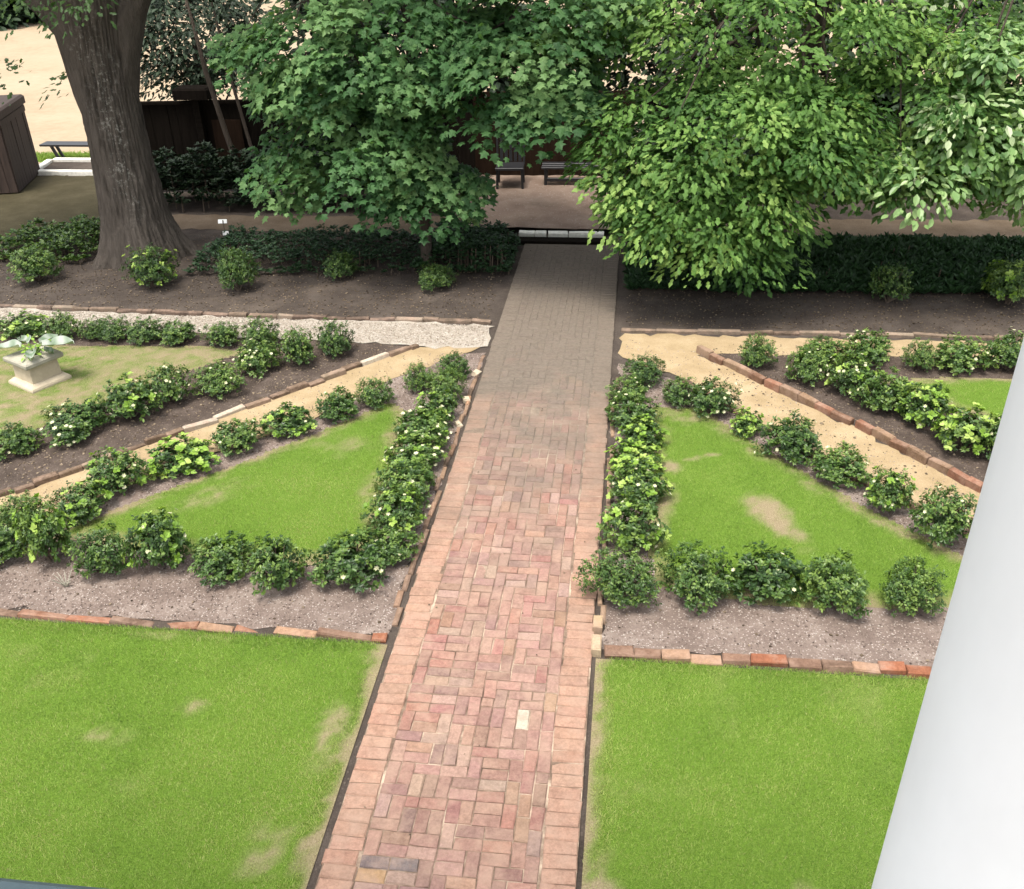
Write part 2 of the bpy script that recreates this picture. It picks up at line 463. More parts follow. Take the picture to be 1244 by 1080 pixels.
# ------------------------------------------------------------------ the ground
g = MB(); g.add([(-400, -60, -0.02), (400, -60, -0.02), (400, 700, -0.02), (-400, 700, -0.02)], [(0, 1, 2, 3)])
o = g.build('ground', M['yard']); o['kind'] = 'structure'
sheet('garden_soil', [(-16, -3), (14, -3), (14, 17.6), (-16, 17.6)], 0.0, M['soil'], 0)
BED_L = [(-4.95, 5.1), (-1.62, 5.1), (-1.62, 9.9), (-2.1, 9.85), (-3.1, 8.25), (-3.95, 7.35), (-4.95, 6.35)]
BED_R = [(-0.07, 5.1), (3.6, 5.1), (3.6, 6.0), (2.4, 7.2), (1.2, 8.6), (0.5, 9.4), (-0.07, 9.75)]
sheet('mulch_bed', BED_L, 0.006, M['mulch'], 0.02, 3)
sheet('mulch_bed', BED_R, 0.006, M['mulch'], 0.02, 4)
OB_L = [(-2.5, 10.05), (-3.7, 8.6), (-5.05, 7.1), (-6.6, 5.6), (-9, 5.6), (-9, 10.35), (-6, 10.3), (-3.2, 10.1)]
OB_R = [(0.85, 10.1), (1.5, 9.32), (2.28, 8.5), (3.2, 7.4), (4.5, 5.9), (8, 5.9), (8, 10.35), (1.2, 10.35)]
sheet('mulch_bed', OB_L, 0.006, M['darkmulch'], 0.02, 5)
sheet('mulch_bed', OB_R, 0.006, M['darkmulch'], 0.02, 6)
sheet('sand_path', [(-2.46, 10.0), (-3.72, 8.55), (-5.05, 7.05), (-6.6, 5.5), (-6.6, 4.9), (-5.5, 5.75), (-4.6, 6.68), (-3.94, 7.37), (-3.14, 8.2), (-2.36, 9.35), (-1.75, 9.95), (-1.66, 10.1)], 0.010, M['sand'], 0.025, 7)
sheet('sand_path', [(0.85, 10.04), (1.52, 9.25), (2.3, 8.42), (3.2, 7.3), (4.5, 5.8), (4.5, 5.1), (2.87, 6.74), (2.48, 7.16), (1.99, 7.68), (1.44, 8.35), (0.64, 9.35), (-0.05, 9.9), (-0.05, 10.55), (7, 10.62), (7, 10.3)], 0.010, M['sand'], 0.025, 8)
sheet('gravel_path', [(-9, 10.82), (-6, 10.74), (-4.75, 10.69), (-1.62, 10.7), (-1.6, 10.04), (-2.2, 10.0), (-3.1, 10.06), (-5.21, 10.2), (-9, 10.38)], 0.014, M['gravel'], 0.025, 9)
sheet('back_path', [(-9.5, 15.1), (-7.7, 14.9), (-2.6, 15.0), (-2.6, 14.15), (-7.4, 14.15), (-9.5, 14.3)], 0.006, M['sandy_dirt'], 0.03, 10)
sheet('back_path', [(0.0, 15.1), (3, 15.15), (9, 15.3), (9, 14.4), (5.7, 14.3), (0.0, 14.1)], 0.006, M['sandy_dirt'], 0.03, 11)
sheet('back_terrace', [(-2.55, 14.2), (0.0, 14.2), (0.1, 17.2), (-2.75, 17.2)], 0.10, M['terrace'], 0.02, 12)
sheet('dry_turf', [(-15, 12.2), (-9.6, 12.2), (-8.2, 13.6), (-8.8, 15.5), (-10.2, 17.25), (-15, 17.25)], 0.008, M['dry_turf'], 0.05, 13)

LAWNS = dict(
    front_left=[(-5.4, 2.2), (-1.60, 2.2), (-1.60, 5.02), (-5.4, 5.01)],
    front_right=[(-0.115, 2.2), (3.2, 2.2), (3.2, 5.02), (-0.115, 5.02)],
    tri_left=[(-2.42, 8.62), (-2.2, 8.4), (-2.1, 7.6), (-2.0, 6.8), (-1.98, 5.85), (-2.6, 5.85), (-3.6, 5.88), (-4.75, 6.02), (-4.25, 6.65), (-3.58, 7.3), (-2.95, 8.0)],
    tri_right=[(0.28, 8.75), (0.25, 6.4), (0.32, 5.85), (1.2, 5.68), (2.0, 5.74), (2.85, 5.80), (2.95, 6.2), (2.15, 7.0), (1.6, 7.65), (1.1, 8.3), (0.8, 8.75)],
    outer_left=[(-8.6, 5.9), (-6.7, 6.6), (-5.75, 8.0), (-5.1, 8.95), (-4.4, 9.72), (-4.92, 9.84), (-6.61, 9.75), (-8.6, 9.75)],
    outer_right=[(2.75, 9.5), (3.3, 8.9), (4.2, 8.2), (6.5, 7.0), (6.5, 9.75), (3.24, 9.62)])
def bare_of(key, x, y):
    n = vnoise(x, y, 1.3, 3) * 0.6 + vnoise(x, y, 4.1, 4) * 0.4
    b = np.clip((n - 0.78) * 1.0, 0, 0.08)
    def spot(cx, cy, rx, ry, s=1.0, a=0.0):
        u = (x - cx) * math.cos(a) + (y - cy) * math.sin(a); v = -(x - cx) * math.sin(a) + (y - cy) * math.cos(a)
        d = np.sqrt((u / rx) ** 2 + (v / ry) ** 2) + (vnoise(x, y, 9, 6) - 0.5) * 0.9
        return s * np.clip(1.6 - 1.3 * d, 0, 1)
    if key == 'front_left':
        w = 0.09 + 0.26 * (vnoise(y, y * 0, 2.1, 8) - 0.35) + 0.16 * (vnoise(x, y, 6, 5) - 0.5) + 0.08 * (vnoise(x, y, 17, 15) - 0.5)
        b = np.maximum(b, np.clip(1.25 - (-1.60 - x) / np.maximum(w, 0.05), 0, 1) * 0.95)
        for s in ((-2.75, 4.25, .13, .07, .3), (-3.2, 3.98, .18, .07, .4), (-2.85, 3.6, .12, .12, .2), (-3.1, 4.95, .4, .05, .3), (-1.9, 3.3, .13, .22, .6), (-1.76, 4.1, .1, .34, .6)):
            b = np.maximum(b, spot(*s))
    if key == 'front_right':
        b = np.maximum(b, np.clip(1.2 - (x + 0.115) / (0.03 + 0.09 * vnoise(x, y, 5, 19)), 0, 1) * 0.9)
        b = np.maximum(b, spot(-0.02, 3.05, .09, .32, .95)); b = np.maximum(b, spot(1.08, 3.3, .07, .05, .7))
    if key == 'tri_right':
        b = np.maximum(b, spot(1.30, 6.80, .15, .33, 1.0, 0.5))
        b = np.maximum(b, spot(.42, 7.55, .14, .16, .9)); b = np.maximum(b, spot(.40, 7.0, .10, .3, .75))
        b = np.maximum(b, spot(.72, 7.72, .22, .03, .7, .4)); b = np.maximum(b, spot(.55, 8.5, .3, .2, .5)); b = np.maximum(b, spot(1.3, 7.9, .5, .12, .45, -.9))
    if key == 'tri_left':
        b = np.maximum(b, spot(-2.7, 7.7, .35, .2, .25)); b = np.maximum(b, spot(-3.6, 6.75, .5, .15, .3, .75)); b = np.maximum(b, spot(-2.2, 7.0, .1, .5, .3))
    if key == 'outer_left':
        b = np.maximum(b, 0.45 + 0.4 * vnoise(x, y, 1.1, 11)); b = np.maximum(b, spot(-5.5, 8.9, .6, .4, .75))
        b = b * np.clip((y - 6.9) / 1.0, 0.35, 1)
    d = dist_poly(x, y, LAWNS[key])
    if key.startswith(('tri', 'outer')):
        b = np.maximum(b, np.clip(1 - (d + 0.12 * (vnoise(x, y, 6, 12) - .5)) / 0.2, 0, 1) * 0.85)
    hf = (vnoise(x, y, 11, 61) - .5) * 1.0 + (vnoise(x, y, 27, 62) - .5) * 0.8
    b = b + hf * np.clip(b * 3, 0, 1) * np.clip((1.15 - b) * 2, 0, 1) * .8
    return np.clip(b, 0, 1)
def lawn(key, density, label, hmul=1.0):
    poly = LAWNS[key]
    xs = [a for a, b in poly]; ys = [b for a, b in poly]; st = 0.05
    nx = int((max(xs) - min(xs)) / st) + 1; ny = int((max(ys) - min(ys)) / st) + 1
    X, Y = np.meshgrid(min(xs) + np.arange(nx + 1) * st, min(ys) + np.arange(ny + 1) * st, indexing='ij')
    fx, fy = X.ravel(), Y.ravel()
    cx, cy = (X[:-1, :-1] + st / 2).ravel(), (Y[:-1, :-1] + st / 2).ravel()
    keep = in_poly(cx, cy, poly)
    ii, jj = np.meshgrid(np.arange(nx), np.arange(ny), indexing='ij')
    a = (ii * (ny + 1) + jj).ravel()[keep]
    F = np.stack([a, a + ny + 1, a + ny + 2, a + 1], 1)
    b = bare_of(key, fx, fy)
    z = 0.018 + 0.012 * vnoise(fx, fy, 2.2, 21) + 0.004 * vnoise(fx, fy, 8, 22)
    z = z * np.clip((dist_poly(fx, fy, poly) - 0.02) / 0.12, 0, 1) + 0.0085
    used = np.unique(F); mp = np.full(len(fx), -1); mp[used] = np.arange(len(used))
    mb = MB(); mb.v = [np.stack([fx, fy, z], 1)[used]]; mb.t = [b[used]]; mb.n = len(used)
    mb.loops = [mp[F].ravel()]; mb.tot = [np.full(len(F), 4)]
    o = mb.build('lawn', M['lawn'], smooth=True); o['kind'] = 'structure'
    at = o.data.attributes.new('bare', 'FLOAT', 'POINT'); at.data.foreach_set('value', b[used].astype(np.float32))
    # the blades
    area = keep.sum() * st * st
    n = int(area * density)
    x, y, r = scatter(poly, n, 31 + len(key)); bb = bare_of(key, x, y)
    k = r.random(len(x)) > bb * (0.6 if key == 'outer_left' else 0.93)
    x, y, bb = x[k], y[k], bb[k]; n = len(x)
    zz = (0.016 + 0.012 * vnoise(x, y, 2.2, 21)) * np.clip(dist_poly(x, y, poly) / 0.12, 0, 1) + 0.008
    th = r.uniform(0, 2 * math.pi, n); lean = r.uniform(0.25, 1.1, n)
    D = np.stack([np.cos(th) * lean, np.sin(th) * lean, np.ones(n)], 1)
    th2 = r.uniform(0, 2 * math.pi, n)
    Xa, Ya, Za = frames(D, np.stack([np.cos(th2), np.sin(th2), np.full(n, 0.3)], 1))
    patch = vnoise(x, y, 1.6, 41) * 0.55 + vnoise(x, y, 5.0, 42) * 0.45
    tint = np.clip(0.19 + 0.85 * (patch - 0.5) + r.normal(0.28, 0.18, n) + bb * 0.3, 0, 0.86)
    if key == 'outer_left': tint = tint * 0.35
    tint = np.where(r.random(n) < 0.035 + bb * 0.35, r.uniform(0.88, 1, n), tint)
    S = r.uniform(0.014, 0.031, n) * hmul * (1 - 0.35 * bb)
    gb = MB()
    tv = np.array([(-0.07, 0, 0), (0.07, 0, 0), (0.06, 0.6, 0.05), (-0.06, 0.6, 0.05)]); 
    tv2 = np.array([(-0.075, 0, 0), (0.075, 0, 0), (0.0, 1.0, 0.16)])
    gb.inst(tv2, np.array([(0, 1, 2)]), np.stack([x, y, zz], 1), Xa, Ya, Za, S, tint)
    go = gb.build('grass', M['grass']); go['kind'] = 'stuff'; go['label'] = label
    return o
lawn('front_left', 24000, 'short bright green grass left of the brick walk in front')
lawn('front_right', 24000, 'short bright green grass right of the brick walk in front')
lawn('tri_left', 14000, 'green grass inside the left triangle of shrubs')
lawn('tri_right', 14000, 'green grass with bare patches inside the right triangle of shrubs')
lawn('outer_left', 9000, 'thin dry grass around the stone pedestal', 0.9)
lawn('outer_right', 7000, 'green grass beyond the right sand path')

# gravel and mulch chips
OCT = np.array([(1, 0, 0), (-1, 0, 0), (0, 1, 0), (0, -1, 0), (0, 0, .6), (0, 0, -.6)], float)
OCF = np.array([(0, 2, 4), (2, 1, 4), (1, 3, 4), (3, 0, 4), (2, 0, 5), (1, 2, 5), (3, 1, 5), (0, 3, 5)])
def chips(name, label, poly, n, smin, smax, mat, seed, z=0.01, skip=None):
    x, y, r = scatter(poly, n, seed)
    if skip is not None:
        k = ~skip(x, y); x, y = x[k], y[k]
    n = len(x); th = r.uniform(0, 6.28, n)
    N = nrm(np.stack([r.normal(0, .35, n), r.normal(0, .35, n), np.ones(n)], 1))
    X, Y, Z = frames(np.stack([np.cos(th), np.sin(th), np.zeros(n)], 1), N)
    sx = r.uniform(0.6, 1.0, n)[:, None]
    mb = MB(); mb.inst(OCT, OCF, np.stack([x, y, np.full(n, z)], 1), X * sx, Y, Z, r.uniform(smin, smax, n), np.clip(r.normal(.5, .25, n), 0, 1))
    o = mb.build(name, mat); o['kind'] = 'stuff'; o['label'] = label
def inl(key):
    return lambda x, y: in_poly(x, y, LAWNS[key])
chips('gravel', 'loose pinkish gravel and mulch chips in the left triangle bed', BED_L, 9000, .004, .012, M['pebble'], 51, skip=inl('tri_left'))
chips('gravel', 'loose pinkish gravel and mulch chips in the right triangle bed', BED_R, 9000, .004, .012, M['pebble'], 52, skip=inl('tri_right'))
chips('mulch', 'dark mulch chips in the left outer bed', OB_L, 5000, .006, .018, M['litter'], 53, skip=inl('outer_left'))
chips('mulch', 'dark mulch chips in the right outer bed', OB_R, 5000, .006, .018, M['litter'], 54, skip=inl('outer_right'))
chips('gravel', 'white gravel on the cross path', [(-8.5, 10.75), (-1.65, 10.66), (-1.65, 10.06), (-3.1, 10.1), (-8.5, 10.4)], 7000, .006, .016, M['whitechip'], 55, .018)
chips('leaf_litter', 'brown leaf litter in the shaded bed left of the walk', [(-11, 10.9), (-1.7, 10.8), (-1.7, 13.9), (-11, 13.9)], 7000, .005, .017, M['litter'], 56)
chips('leaf_litter', 'brown leaf litter in the shaded bed right of the walk', [(0, 10.8), (7, 10.8), (7, 13.9), (0, 13.9)], 6000, .005, .017, M['litter'], 57)

chips('leaf_litter', 'scattered dry leaf bits lying on the brick walk', [(-1.5, 2.9), (-.2, 2.9), (-.2, 13.5), (-1.5, 13.5)], 60, .004, .011, M['litter'], 58, .034)
chips('leaf_litter', 'scattered dry leaf bits lying on the right sand path', [(.6, 9.6), (1.1, 9.7), (3.3, 7.0), (2.9, 6.9)], 160, .006, .02, M['litter'], 59, .014)
chips('gravel', 'small pebbles spilling over the left sand path', [(-2.4, 9.9), (-3.7, 8.5), (-5.6, 6.5), (-5.2, 6.1), (-3.14, 8.2), (-2.0, 9.8)], 900, .003, .010, M['pebble'], 61, .012)
chips('gravel', 'small pebbles spilling over the right sand path', [(.0, 10.4), (.8, 10.1), (3.3, 7.2), (2.8, 6.8), (.5, 9.5), (0, 9.9)], 1100, .003, .010, M['pebble'], 62, .012)
chips('leaf_litter', 'dry leaves fallen in the left triangle bed', BED_L, 200, .008, .018, M['litter'], 63, .012, inl('tri_left'))
chips('leaf_litter', 'dry leaves fallen in the right triangle bed', BED_R, 200, .008, .018, M['litter'], 64, .012, inl('tri_right'))
# ------------------------------------------------------------------ the brick walk
PAL = [((0.40, 0.235, 0.175), 5), ((0.45, 0.285, 0.215), 5), ((0.33, 0.19, 0.145), 3), ((0.40, 0.175, 0.13), 2), ((0.27, 0.185, 0.15), 2.2), ((0.50, 0.37, 0.29), 2), ((0.46, 0.29, 0.17), 1.2)]
_w = np.array([w for c, w in PAL]); _w = _w / _w.sum()
def brick_col():
    c = np.array(PAL[rng.choice(len(PAL), p=_w)][0]) * 0.5 + np.array([0.40, 0.252, 0.217]) * 0.5
    return np.clip(c * rng.uniform(0.86, 1.12) * 0.645 + rng.normal(0, 0.004, 3), 0.03, 0.8)
BM = {}
def brick_mesh(kind, mat, l=0.192, w=0.091, h=0.06):
    k = (kind, mat.name, round(l, 3), round(w, 3))
    if k not in BM:
        BM[k] = []
        for i in range(5):
            v, f = box_geo(-l / 2, l / 2, -w / 2, w / 2, -h, 0, 0.006, 0.0034)
            mb = MB(); mb.add(v, f); BM[k].append(mb.mesh('brick', mat))
    return BM[k][rng.integers(len(BM[k]))]
X0, X1 = -1.55, -0.145
walk = MB(); walk.add([(X0, 1.6, 0.021), (X1, 1.6, 0.021), (X1, 13.72, 0.021), (X0, 13.72, 0.021), (X0, 1.6, 0.0), (X1, 1.6, 0.0), (X1, 13.72, 0.0), (X0, 13.72, 0.0)],
                      [(0, 1, 2, 3), (0, 4, 5, 1), (1, 5, 6, 2), (2, 6, 7, 3), (3, 7, 4, 0)])
walk_o = walk.build('brick_path', M['joint']); walk_o['kind'] = 'structure'
bricks = []   # x, y, long axis angle, length, width, colour
y = 1.65
while y < 13.65:                                            # header borders
    for bx in (X0 + 0.099, X1 - 0.099):
        c = brick_col() * 0.35 + np.array([0.335, 0.208, 0.145]) * 0.65 * rng.uniform(0.9, 1.08)
        bricks.append((bx + rng.normal(0, .005), y + 0.047, rng.normal(0, .012), 0.194, 0.0892, c))
    y += 0.0925
FX0, FX1 = X0 + 0.205, X1 - 0.205
nc = 12; cs = (FX1 - FX0) / nc
rows = int((13.68 - 1.62) / cs)
used = np.zeros((rows + 2, nc), bool)
for j in range(rows):
    for i in range(nc):
        if used[j, i]: continue
        hz = i + 1 < nc and not used[j, i + 1]
        run = vnoise(np.array([i * 0.1]), np.array([j * 0.1]), 2.2, 77)[0]
        if hz and rng.random() < (0.80 if run > 0.45 else 0.35):
            used[j, i] = used[j, i + 1] = True
            bricks.append((FX0 + (i + 1) * cs, 1.64 + (j + .5) * cs, 0, 2 * cs - 0.0052, cs - 0.0052, brick_col()))
        elif j + 1 < rows and rng.random() < 0.93:
            used[j, i] = used[j + 1, i] = True
            bricks.append((FX0 + (i + .5) * cs, 1.64 + (j + 1) * cs, math.pi / 2, 2 * cs - 0.0052, cs - 0.0052, brick_col()))
        else:
            used[j, i] = True
            bricks.append((FX0 + (i + .5) * cs, 1.64 + (j + .5) * cs, 0, cs - 0.0052, cs - 0.0052, brick_col()))
def set_col(px, py, c, rad=0.09):
    k = min(range(len(bricks)), key=lambda i: (bricks[i][0] - px) ** 2 + (bricks[i][1] - py) ** 2)
    b = bricks[k]; bricks[k] = b[:5] + (np.array(c),)
set_col(-0.52, 4.36, (0.40, 0.36, 0.29)); set_col(-1.27, 3.27, (0.15, 0.12, 0.115)); set_col(-1.14, 3.27, (0.15, 0.125, 0.12))
set_col(-1.30, 5.25, (0.25, 0.12, 0.09)); set_col(-1.22, 3.15, (0.30, 0.195, 0.11)); set_col(-1.2, 4.4, (0.26, 0.135, 0.10)); set_col(-0.6, 3.7, (0.27, 0.14, 0.11))
bricks.sort(key=lambda b: (b[1] < 2.92, b[1]))
jb = MB()
for n, (bx, by, a, l, w, c) in enumerate(bricks):
    a += rng.normal(0, 0.018); z = 0.0285 + rng.normal(0, 0.0018)
    tilt = rng.normal(0, 0.008, 2)
    if n < 300:
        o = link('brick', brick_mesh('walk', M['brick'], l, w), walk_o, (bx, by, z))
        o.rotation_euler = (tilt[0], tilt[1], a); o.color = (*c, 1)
    else:
        z -= 0.004 * min(1, max(0, (by - 6.5) / 2))
        v, f = box_geo(-l / 2, l / 2, -w / 2, w / 2, -0.03, 0, 0.006, 0.002)
        v[:, 2] += v[:, 0] * tilt[0] + v[:, 1] * tilt[1]
        ca, sa = math.cos(a), math.sin(a)
        v = np.stack([v[:, 0] * ca - v[:, 1] * sa + bx, v[:, 0] * sa + v[:, 1] * ca + by, v[:, 2] + z], 1)
        jb.add(v, f, 0.5, c)
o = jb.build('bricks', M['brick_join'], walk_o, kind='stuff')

# ------------------------------------------------------------------ edgings
def edging(label, pts, mat_cols, l=0.2, h=0.05, w=0.095, tilt=0.05, gap=0.004, jit=0.012, name='brick_edging', part='brick', cat='garden edging', wide=1.0, mat=None, lvar=0.0, skip=0.0):
    root = thing(name, label, cat, (pts[0][0], pts[0][1], 0), 0, 'low edgings around the beds')
    P = [np.array(p, float) for p in pts]; base = P[0]
    for a, b in zip(P[:-1], P[1:]):
        L = np.linalg.norm(b - a); d = (b - a) / L; s = 0.0; ang = math.atan2(d[1], d[0])
        while s < L - 0.05:
            ll = min(l * (1 + rng.uniform(-lvar, lvar)), L - s)
            if rng.random() > skip:
                c = a + d * (s + ll / 2) + np.array([-d[1], d[0]]) * rng.normal(0, jit)
                v, f = box_geo(-ll / 2 + gap / 2, ll / 2 - gap / 2, -w / 2, w / 2, -0.09, h, 0.009, 0.004)
                mb = MB(); mb.add(v, f)
                o = mb.build(part, mat or M['brick_edge'], root, loc=(c[0] - base[0], c[1] - base[1], rng.normal(0, 0.007)))
                o.rotation_euler = (rng.normal(0, tilt), rng.normal(0, tilt * 0.5), ang + rng.normal(0, 0.03))
                k = mat_cols[rng.integers(len(mat_cols))]
                o.color = (*np.clip(np.array(k) * 0.6 * rng.uniform(.8, 1.1), .02, .9), 1)
            s += ll
    return root
OR = [(0.42, 0.17, 0.095), (0.38, 0.19, 0.12), (0.33, 0.20, 0.14), (0.46, 0.29, 0.19), (0.24, 0.155, 0.11)]
BR = [(0.24, 0.16, 0.11), (0.30, 0.20, 0.14), (0.20, 0.14, 0.10), (0.36, 0.24, 0.16)]
PS = [(0.22, 0.155, 0.105), (0.28, 0.2, 0.14), (0.18, 0.125, 0.085), (0.24, 0.17, 0.12), (0.72, 0.63, 0.50), (0.40, 0.31, 0.22)]
edging('row of weathered orange bricks between front left lawn and mulch bed', [(-5.3, 5.06), (-1.62, 5.06)], OR, 0.31, 0.020, 0.07, 0.11, lvar=.35)
edging('row of tilted red bricks between front right lawn and mulch bed', [(-0.06, 5.06), (3.4, 5.07)], OR, 0.21, 0.042, 0.09, 0.13, lvar=.2)
edging('thin brown brick edge along the left side of the brick walk', [(-1.615, 5.2), (-1.61, 9.85)], BR + [(0.42, 0.26, 0.17), (0.46, 0.27, 0.16)], 0.20, 0.022, 0.042, 0.03)
edging('thin worn brick edge along the right side of the brick walk', [(-0.09, 5.15), (-0.09, 9.8)], BR + [(0.48, 0.33, 0.22)], 0.21, 0.024, 0.04, 0.05, skip=.2)
edging('diagonal edging of brown bricks and pale stones above left sand path', [(-6.5, 5.62), (-5.03, 7.09), (-3.7, 8.59), (-2.44, 10.03)], PS, 0.26, 0.05, 0.07, 0.10, jit=.018, lvar=.4)
edging('tall brown brick edging along far side of right sand path', [(0.83, 10.1), (1.5, 9.31), (2.28, 8.48), (3.15, 7.39), (4.3, 6.05)], [(0.34, 0.22, 0.14), (0.42, 0.29, 0.19), (0.3, 0.17, 0.11), (0.4, 0.2, 0.13)], 0.21, 0.085, 0.07, 0.05, lvar=.15)
edging('few low bricks between right triangle shrubs and sand path', [(0.64, 9.33), (1.18, 8.62), (1.44, 8.33), (1.99, 7.64), (2.48, 7.1), (3.0, 6.6)], BR, 0.2, 0.045, 0.08, 0.08, skip=.25)
edging('thin stone edge between white gravel path and shaded left bed', [(-9, 10.88), (-4.75, 10.76), (-1.65, 10.76)], [(0.25, 0.19, 0.14), (0.42, 0.34, 0.26), (0.18, 0.13, 0.1), (0.2, 0.15, 0.12)], 0.32, 0.045, 0.07, 0.06, lvar=.4)
edging('thin stone edge between right cross path and shaded bed', [(-0.06, 10.62), (3, 10.7), (7, 10.72)], [(0.3, 0.23, 0.17), (0.40, 0.32, 0.24), (0.2, 0.15, 0.11)], 0.4, 0.04, 0.06, 0.04, lvar=.3)
for i, (x_, y_, s_, r_) in enumerate([(-1.63, 8.72, .09, .3), (-1.62, 9.35, .09, -.2), (-1.63, 8.2, .07, .5)]):
    v, f = box_geo(-s_ * .4, s_ * .4, -s_ * .6, s_ * .6, -.03, .045, .015, .01); mb = MB(); mb.add(v, f)
    o = mb.build('edging_stone', M['stone'], loc=(x_, y_, 0)); o.rotation_euler = (0, .1, r_)
    tag(o, ['middle', 'farthest', 'nearest'][i] + ' of three small pale stones on the left edge of the walk', 'edging stone', 'small pale stones by the walk')
for x_, y_, s_, c_ in [(-0.115, 5.32, .13, (0.36, 0.27, 0.16)), (-0.115, 5.1, .16, (0.38, 0.3, 0.2))]:
    v, f = box_geo(-.035, .035, -s_ / 2, s_ / 2, -0.05, .075, .008, .003)
    mb = MB(); mb.add(v, f); o = mb.build('edging_stone', M['brick_edge'], loc=(x_, y_, 0)); o.color = (*c_, 1)
    tag(o, 'pale upright edging brick at the right walk corner, ' + ('the longer one nearest the lawn' if s_ > .15 else 'the shorter one behind it'), 'edging stone', 'upright edging bricks')

# ------------------------------------------------------------------ shrubs
def rosettes(n_tip, per, leaf, r, rmin=0.7, seed=0, hz=0.95, spread=0.9):
    """leaf rosettes at twig tips over a dome of radius 1; returns P,D,N per leaf and the tips"""
    u = r.random(n_tip); phi = r.uniform(0, 6.283, n_tip)
    zc = 1 - u * 1.35                                        # from the top to a little below the equator
    zc = np.clip(zc, -0.5, 1); sr = np.sqrt(1 - zc * zc)
    o = np.stack([sr * np.cos(phi), sr * np.sin(phi), zc], 1)
    rad = r.uniform(rmin, 1.06, n_tip) * (1 + 0.16 * np.sin(3 * phi + seed) * sr + 0.12 * np.sin(5 * phi + 2.1 * seed + 3 * zc))
    tip = o * rad[:, None] * np.array([1, 1, hz]) + np.array([0, 0, 0.72])
    ax = nrm(o + np.array([0, 0, 0.55]))
    ax_l = np.repeat(ax, per, 0); tip_l = np.repeat(tip, per, 0); m = len(ax_l)
    rd = nrm(r.normal(0, 1, (m, 3))); rd = nrm(rd - (rd * ax_l).sum(1, keepdims=True) * ax_l)
    D = nrm(rd * spread + ax_l * r.uniform(-0.25, 0.9, (m, 1)))
    N = nrm(ax_l + rd * -0.15 + r.normal(0, .2, (m, 3)))
    P = tip_l - ax_l * r.uniform(0, 0.16, (m, 1)) + rd * 0.02
    return P, D, N, tip, ax
PET = np.array([(0, 0, 0), (-.35, .55, .12), (0, 1, .05), (.35, .55, .12)]); PETF = np.array([(0, 3, 2, 1)])
VAR = []
for vi in range(9):
    r = np.random.default_rng(100 + vi)
    ls = [0.135, 0.125, 0.145, 0.115, 0.135, 0.10, 0.13, 0.14, 0.09][vi]
    nt = [190, 210, 170, 240, 190, 300, 200, 180, 360][vi]
    mb = MB()
    P, D, N, tip, ax = rosettes(nt, 11, ls, r, 0.72, vi)
    X, Y, Z = frames(D, N)
    tt = np.repeat(r.uniform(0.1, 0.85, nt), 11) + r.normal(0, .14, len(P))
    mb.inst(*LEAF4, P, X, Y, Z, ls * r.uniform(.7, 1.25, len(P)), np.clip(tt, 0, 1))
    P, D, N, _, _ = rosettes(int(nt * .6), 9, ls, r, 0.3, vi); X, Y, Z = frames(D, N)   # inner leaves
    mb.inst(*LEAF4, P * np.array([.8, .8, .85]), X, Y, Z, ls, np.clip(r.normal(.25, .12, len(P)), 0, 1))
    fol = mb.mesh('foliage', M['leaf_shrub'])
    # young shoots
    limes = []
    for frac in (.09, .30):
        lm = MB(); k = r.choice(nt, int(nt * frac), replace=False); k = k[ax[k, 2] > 0.15]
        per = 9
        axl = np.repeat(ax[k], per, 0); tl = np.repeat(tip[k] + ax[k] * .07, per, 0)
        rd = nrm(r.normal(0, 1, axl.shape)); rd = nrm(rd - (rd * axl).sum(1, keepdims=True) * axl)
        X, Y, Z = frames(rd * .9 + axl * r.uniform(.1, .7, (len(axl), 1)), axl + r.normal(0, .2, axl.shape))
        lm.inst(LEAF4[0] * np.array([1.3, 1, 1]), LEAF4[1], tl + rd * .015, X, Y, Z, ls * 1.3 * r.uniform(.7, 1.2, len(tl)), np.clip(np.repeat(r.uniform(0, 1, len(k)), per) + r.normal(0, .15, len(tl)), 0, 1))
        limes.append(lm.mesh('new_shoots', M['leaf_lime']))
    # blossoms: six petals round each chosen tip
    bmm = []
    for cnt in (10, 28):
        fm = MB(); kk = r.choice(nt, cnt, replace=False)
        for t in kk:
            c = tip[t] + ax[t] * .09; s = r.uniform(.065, .10); a0 = ax[t] + r.normal(0, .2, 3)
            a0 = a0 / np.linalg.norm(a0)
            e1 = nrm(np.cross(a0, [0.3, .2, 1.])); e2 = np.cross(a0, e1)
            for q6 in range(6):
                th = q6 * math.pi / 3 + r.uniform(-.1, .1)
                d = e1 * math.cos(th) + e2 * math.sin(th)
                X, Y, Z = frames((d + a0 * .35)[None], a0[None])
                fm.inst(PET, PETF, c[None], X, Y, Z, np.array([s]), np.array([r.random()]))
        bmm.append(fm.mesh('blossom', M['petal']))
    sm = MB()
    for t in r.choice(nt, 9, replace=False):
        p0 = np.array([r.normal(0, .06), r.normal(0, .06), -0.02])
        tube(sm, bend(p0, tip[t] * .92, 4, .05, .05), [.035, .028, .02, .01], 5, cap=False)
    stem = sm.mesh('stem', M['twig'])
    VAR.append((fol, limes, bmm, stem))
NUM = ['first', 'second', 'third', 'fourth', 'fifth', 'sixth', 'seventh', 'eighth', 'ninth', 'tenth', 'eleventh']
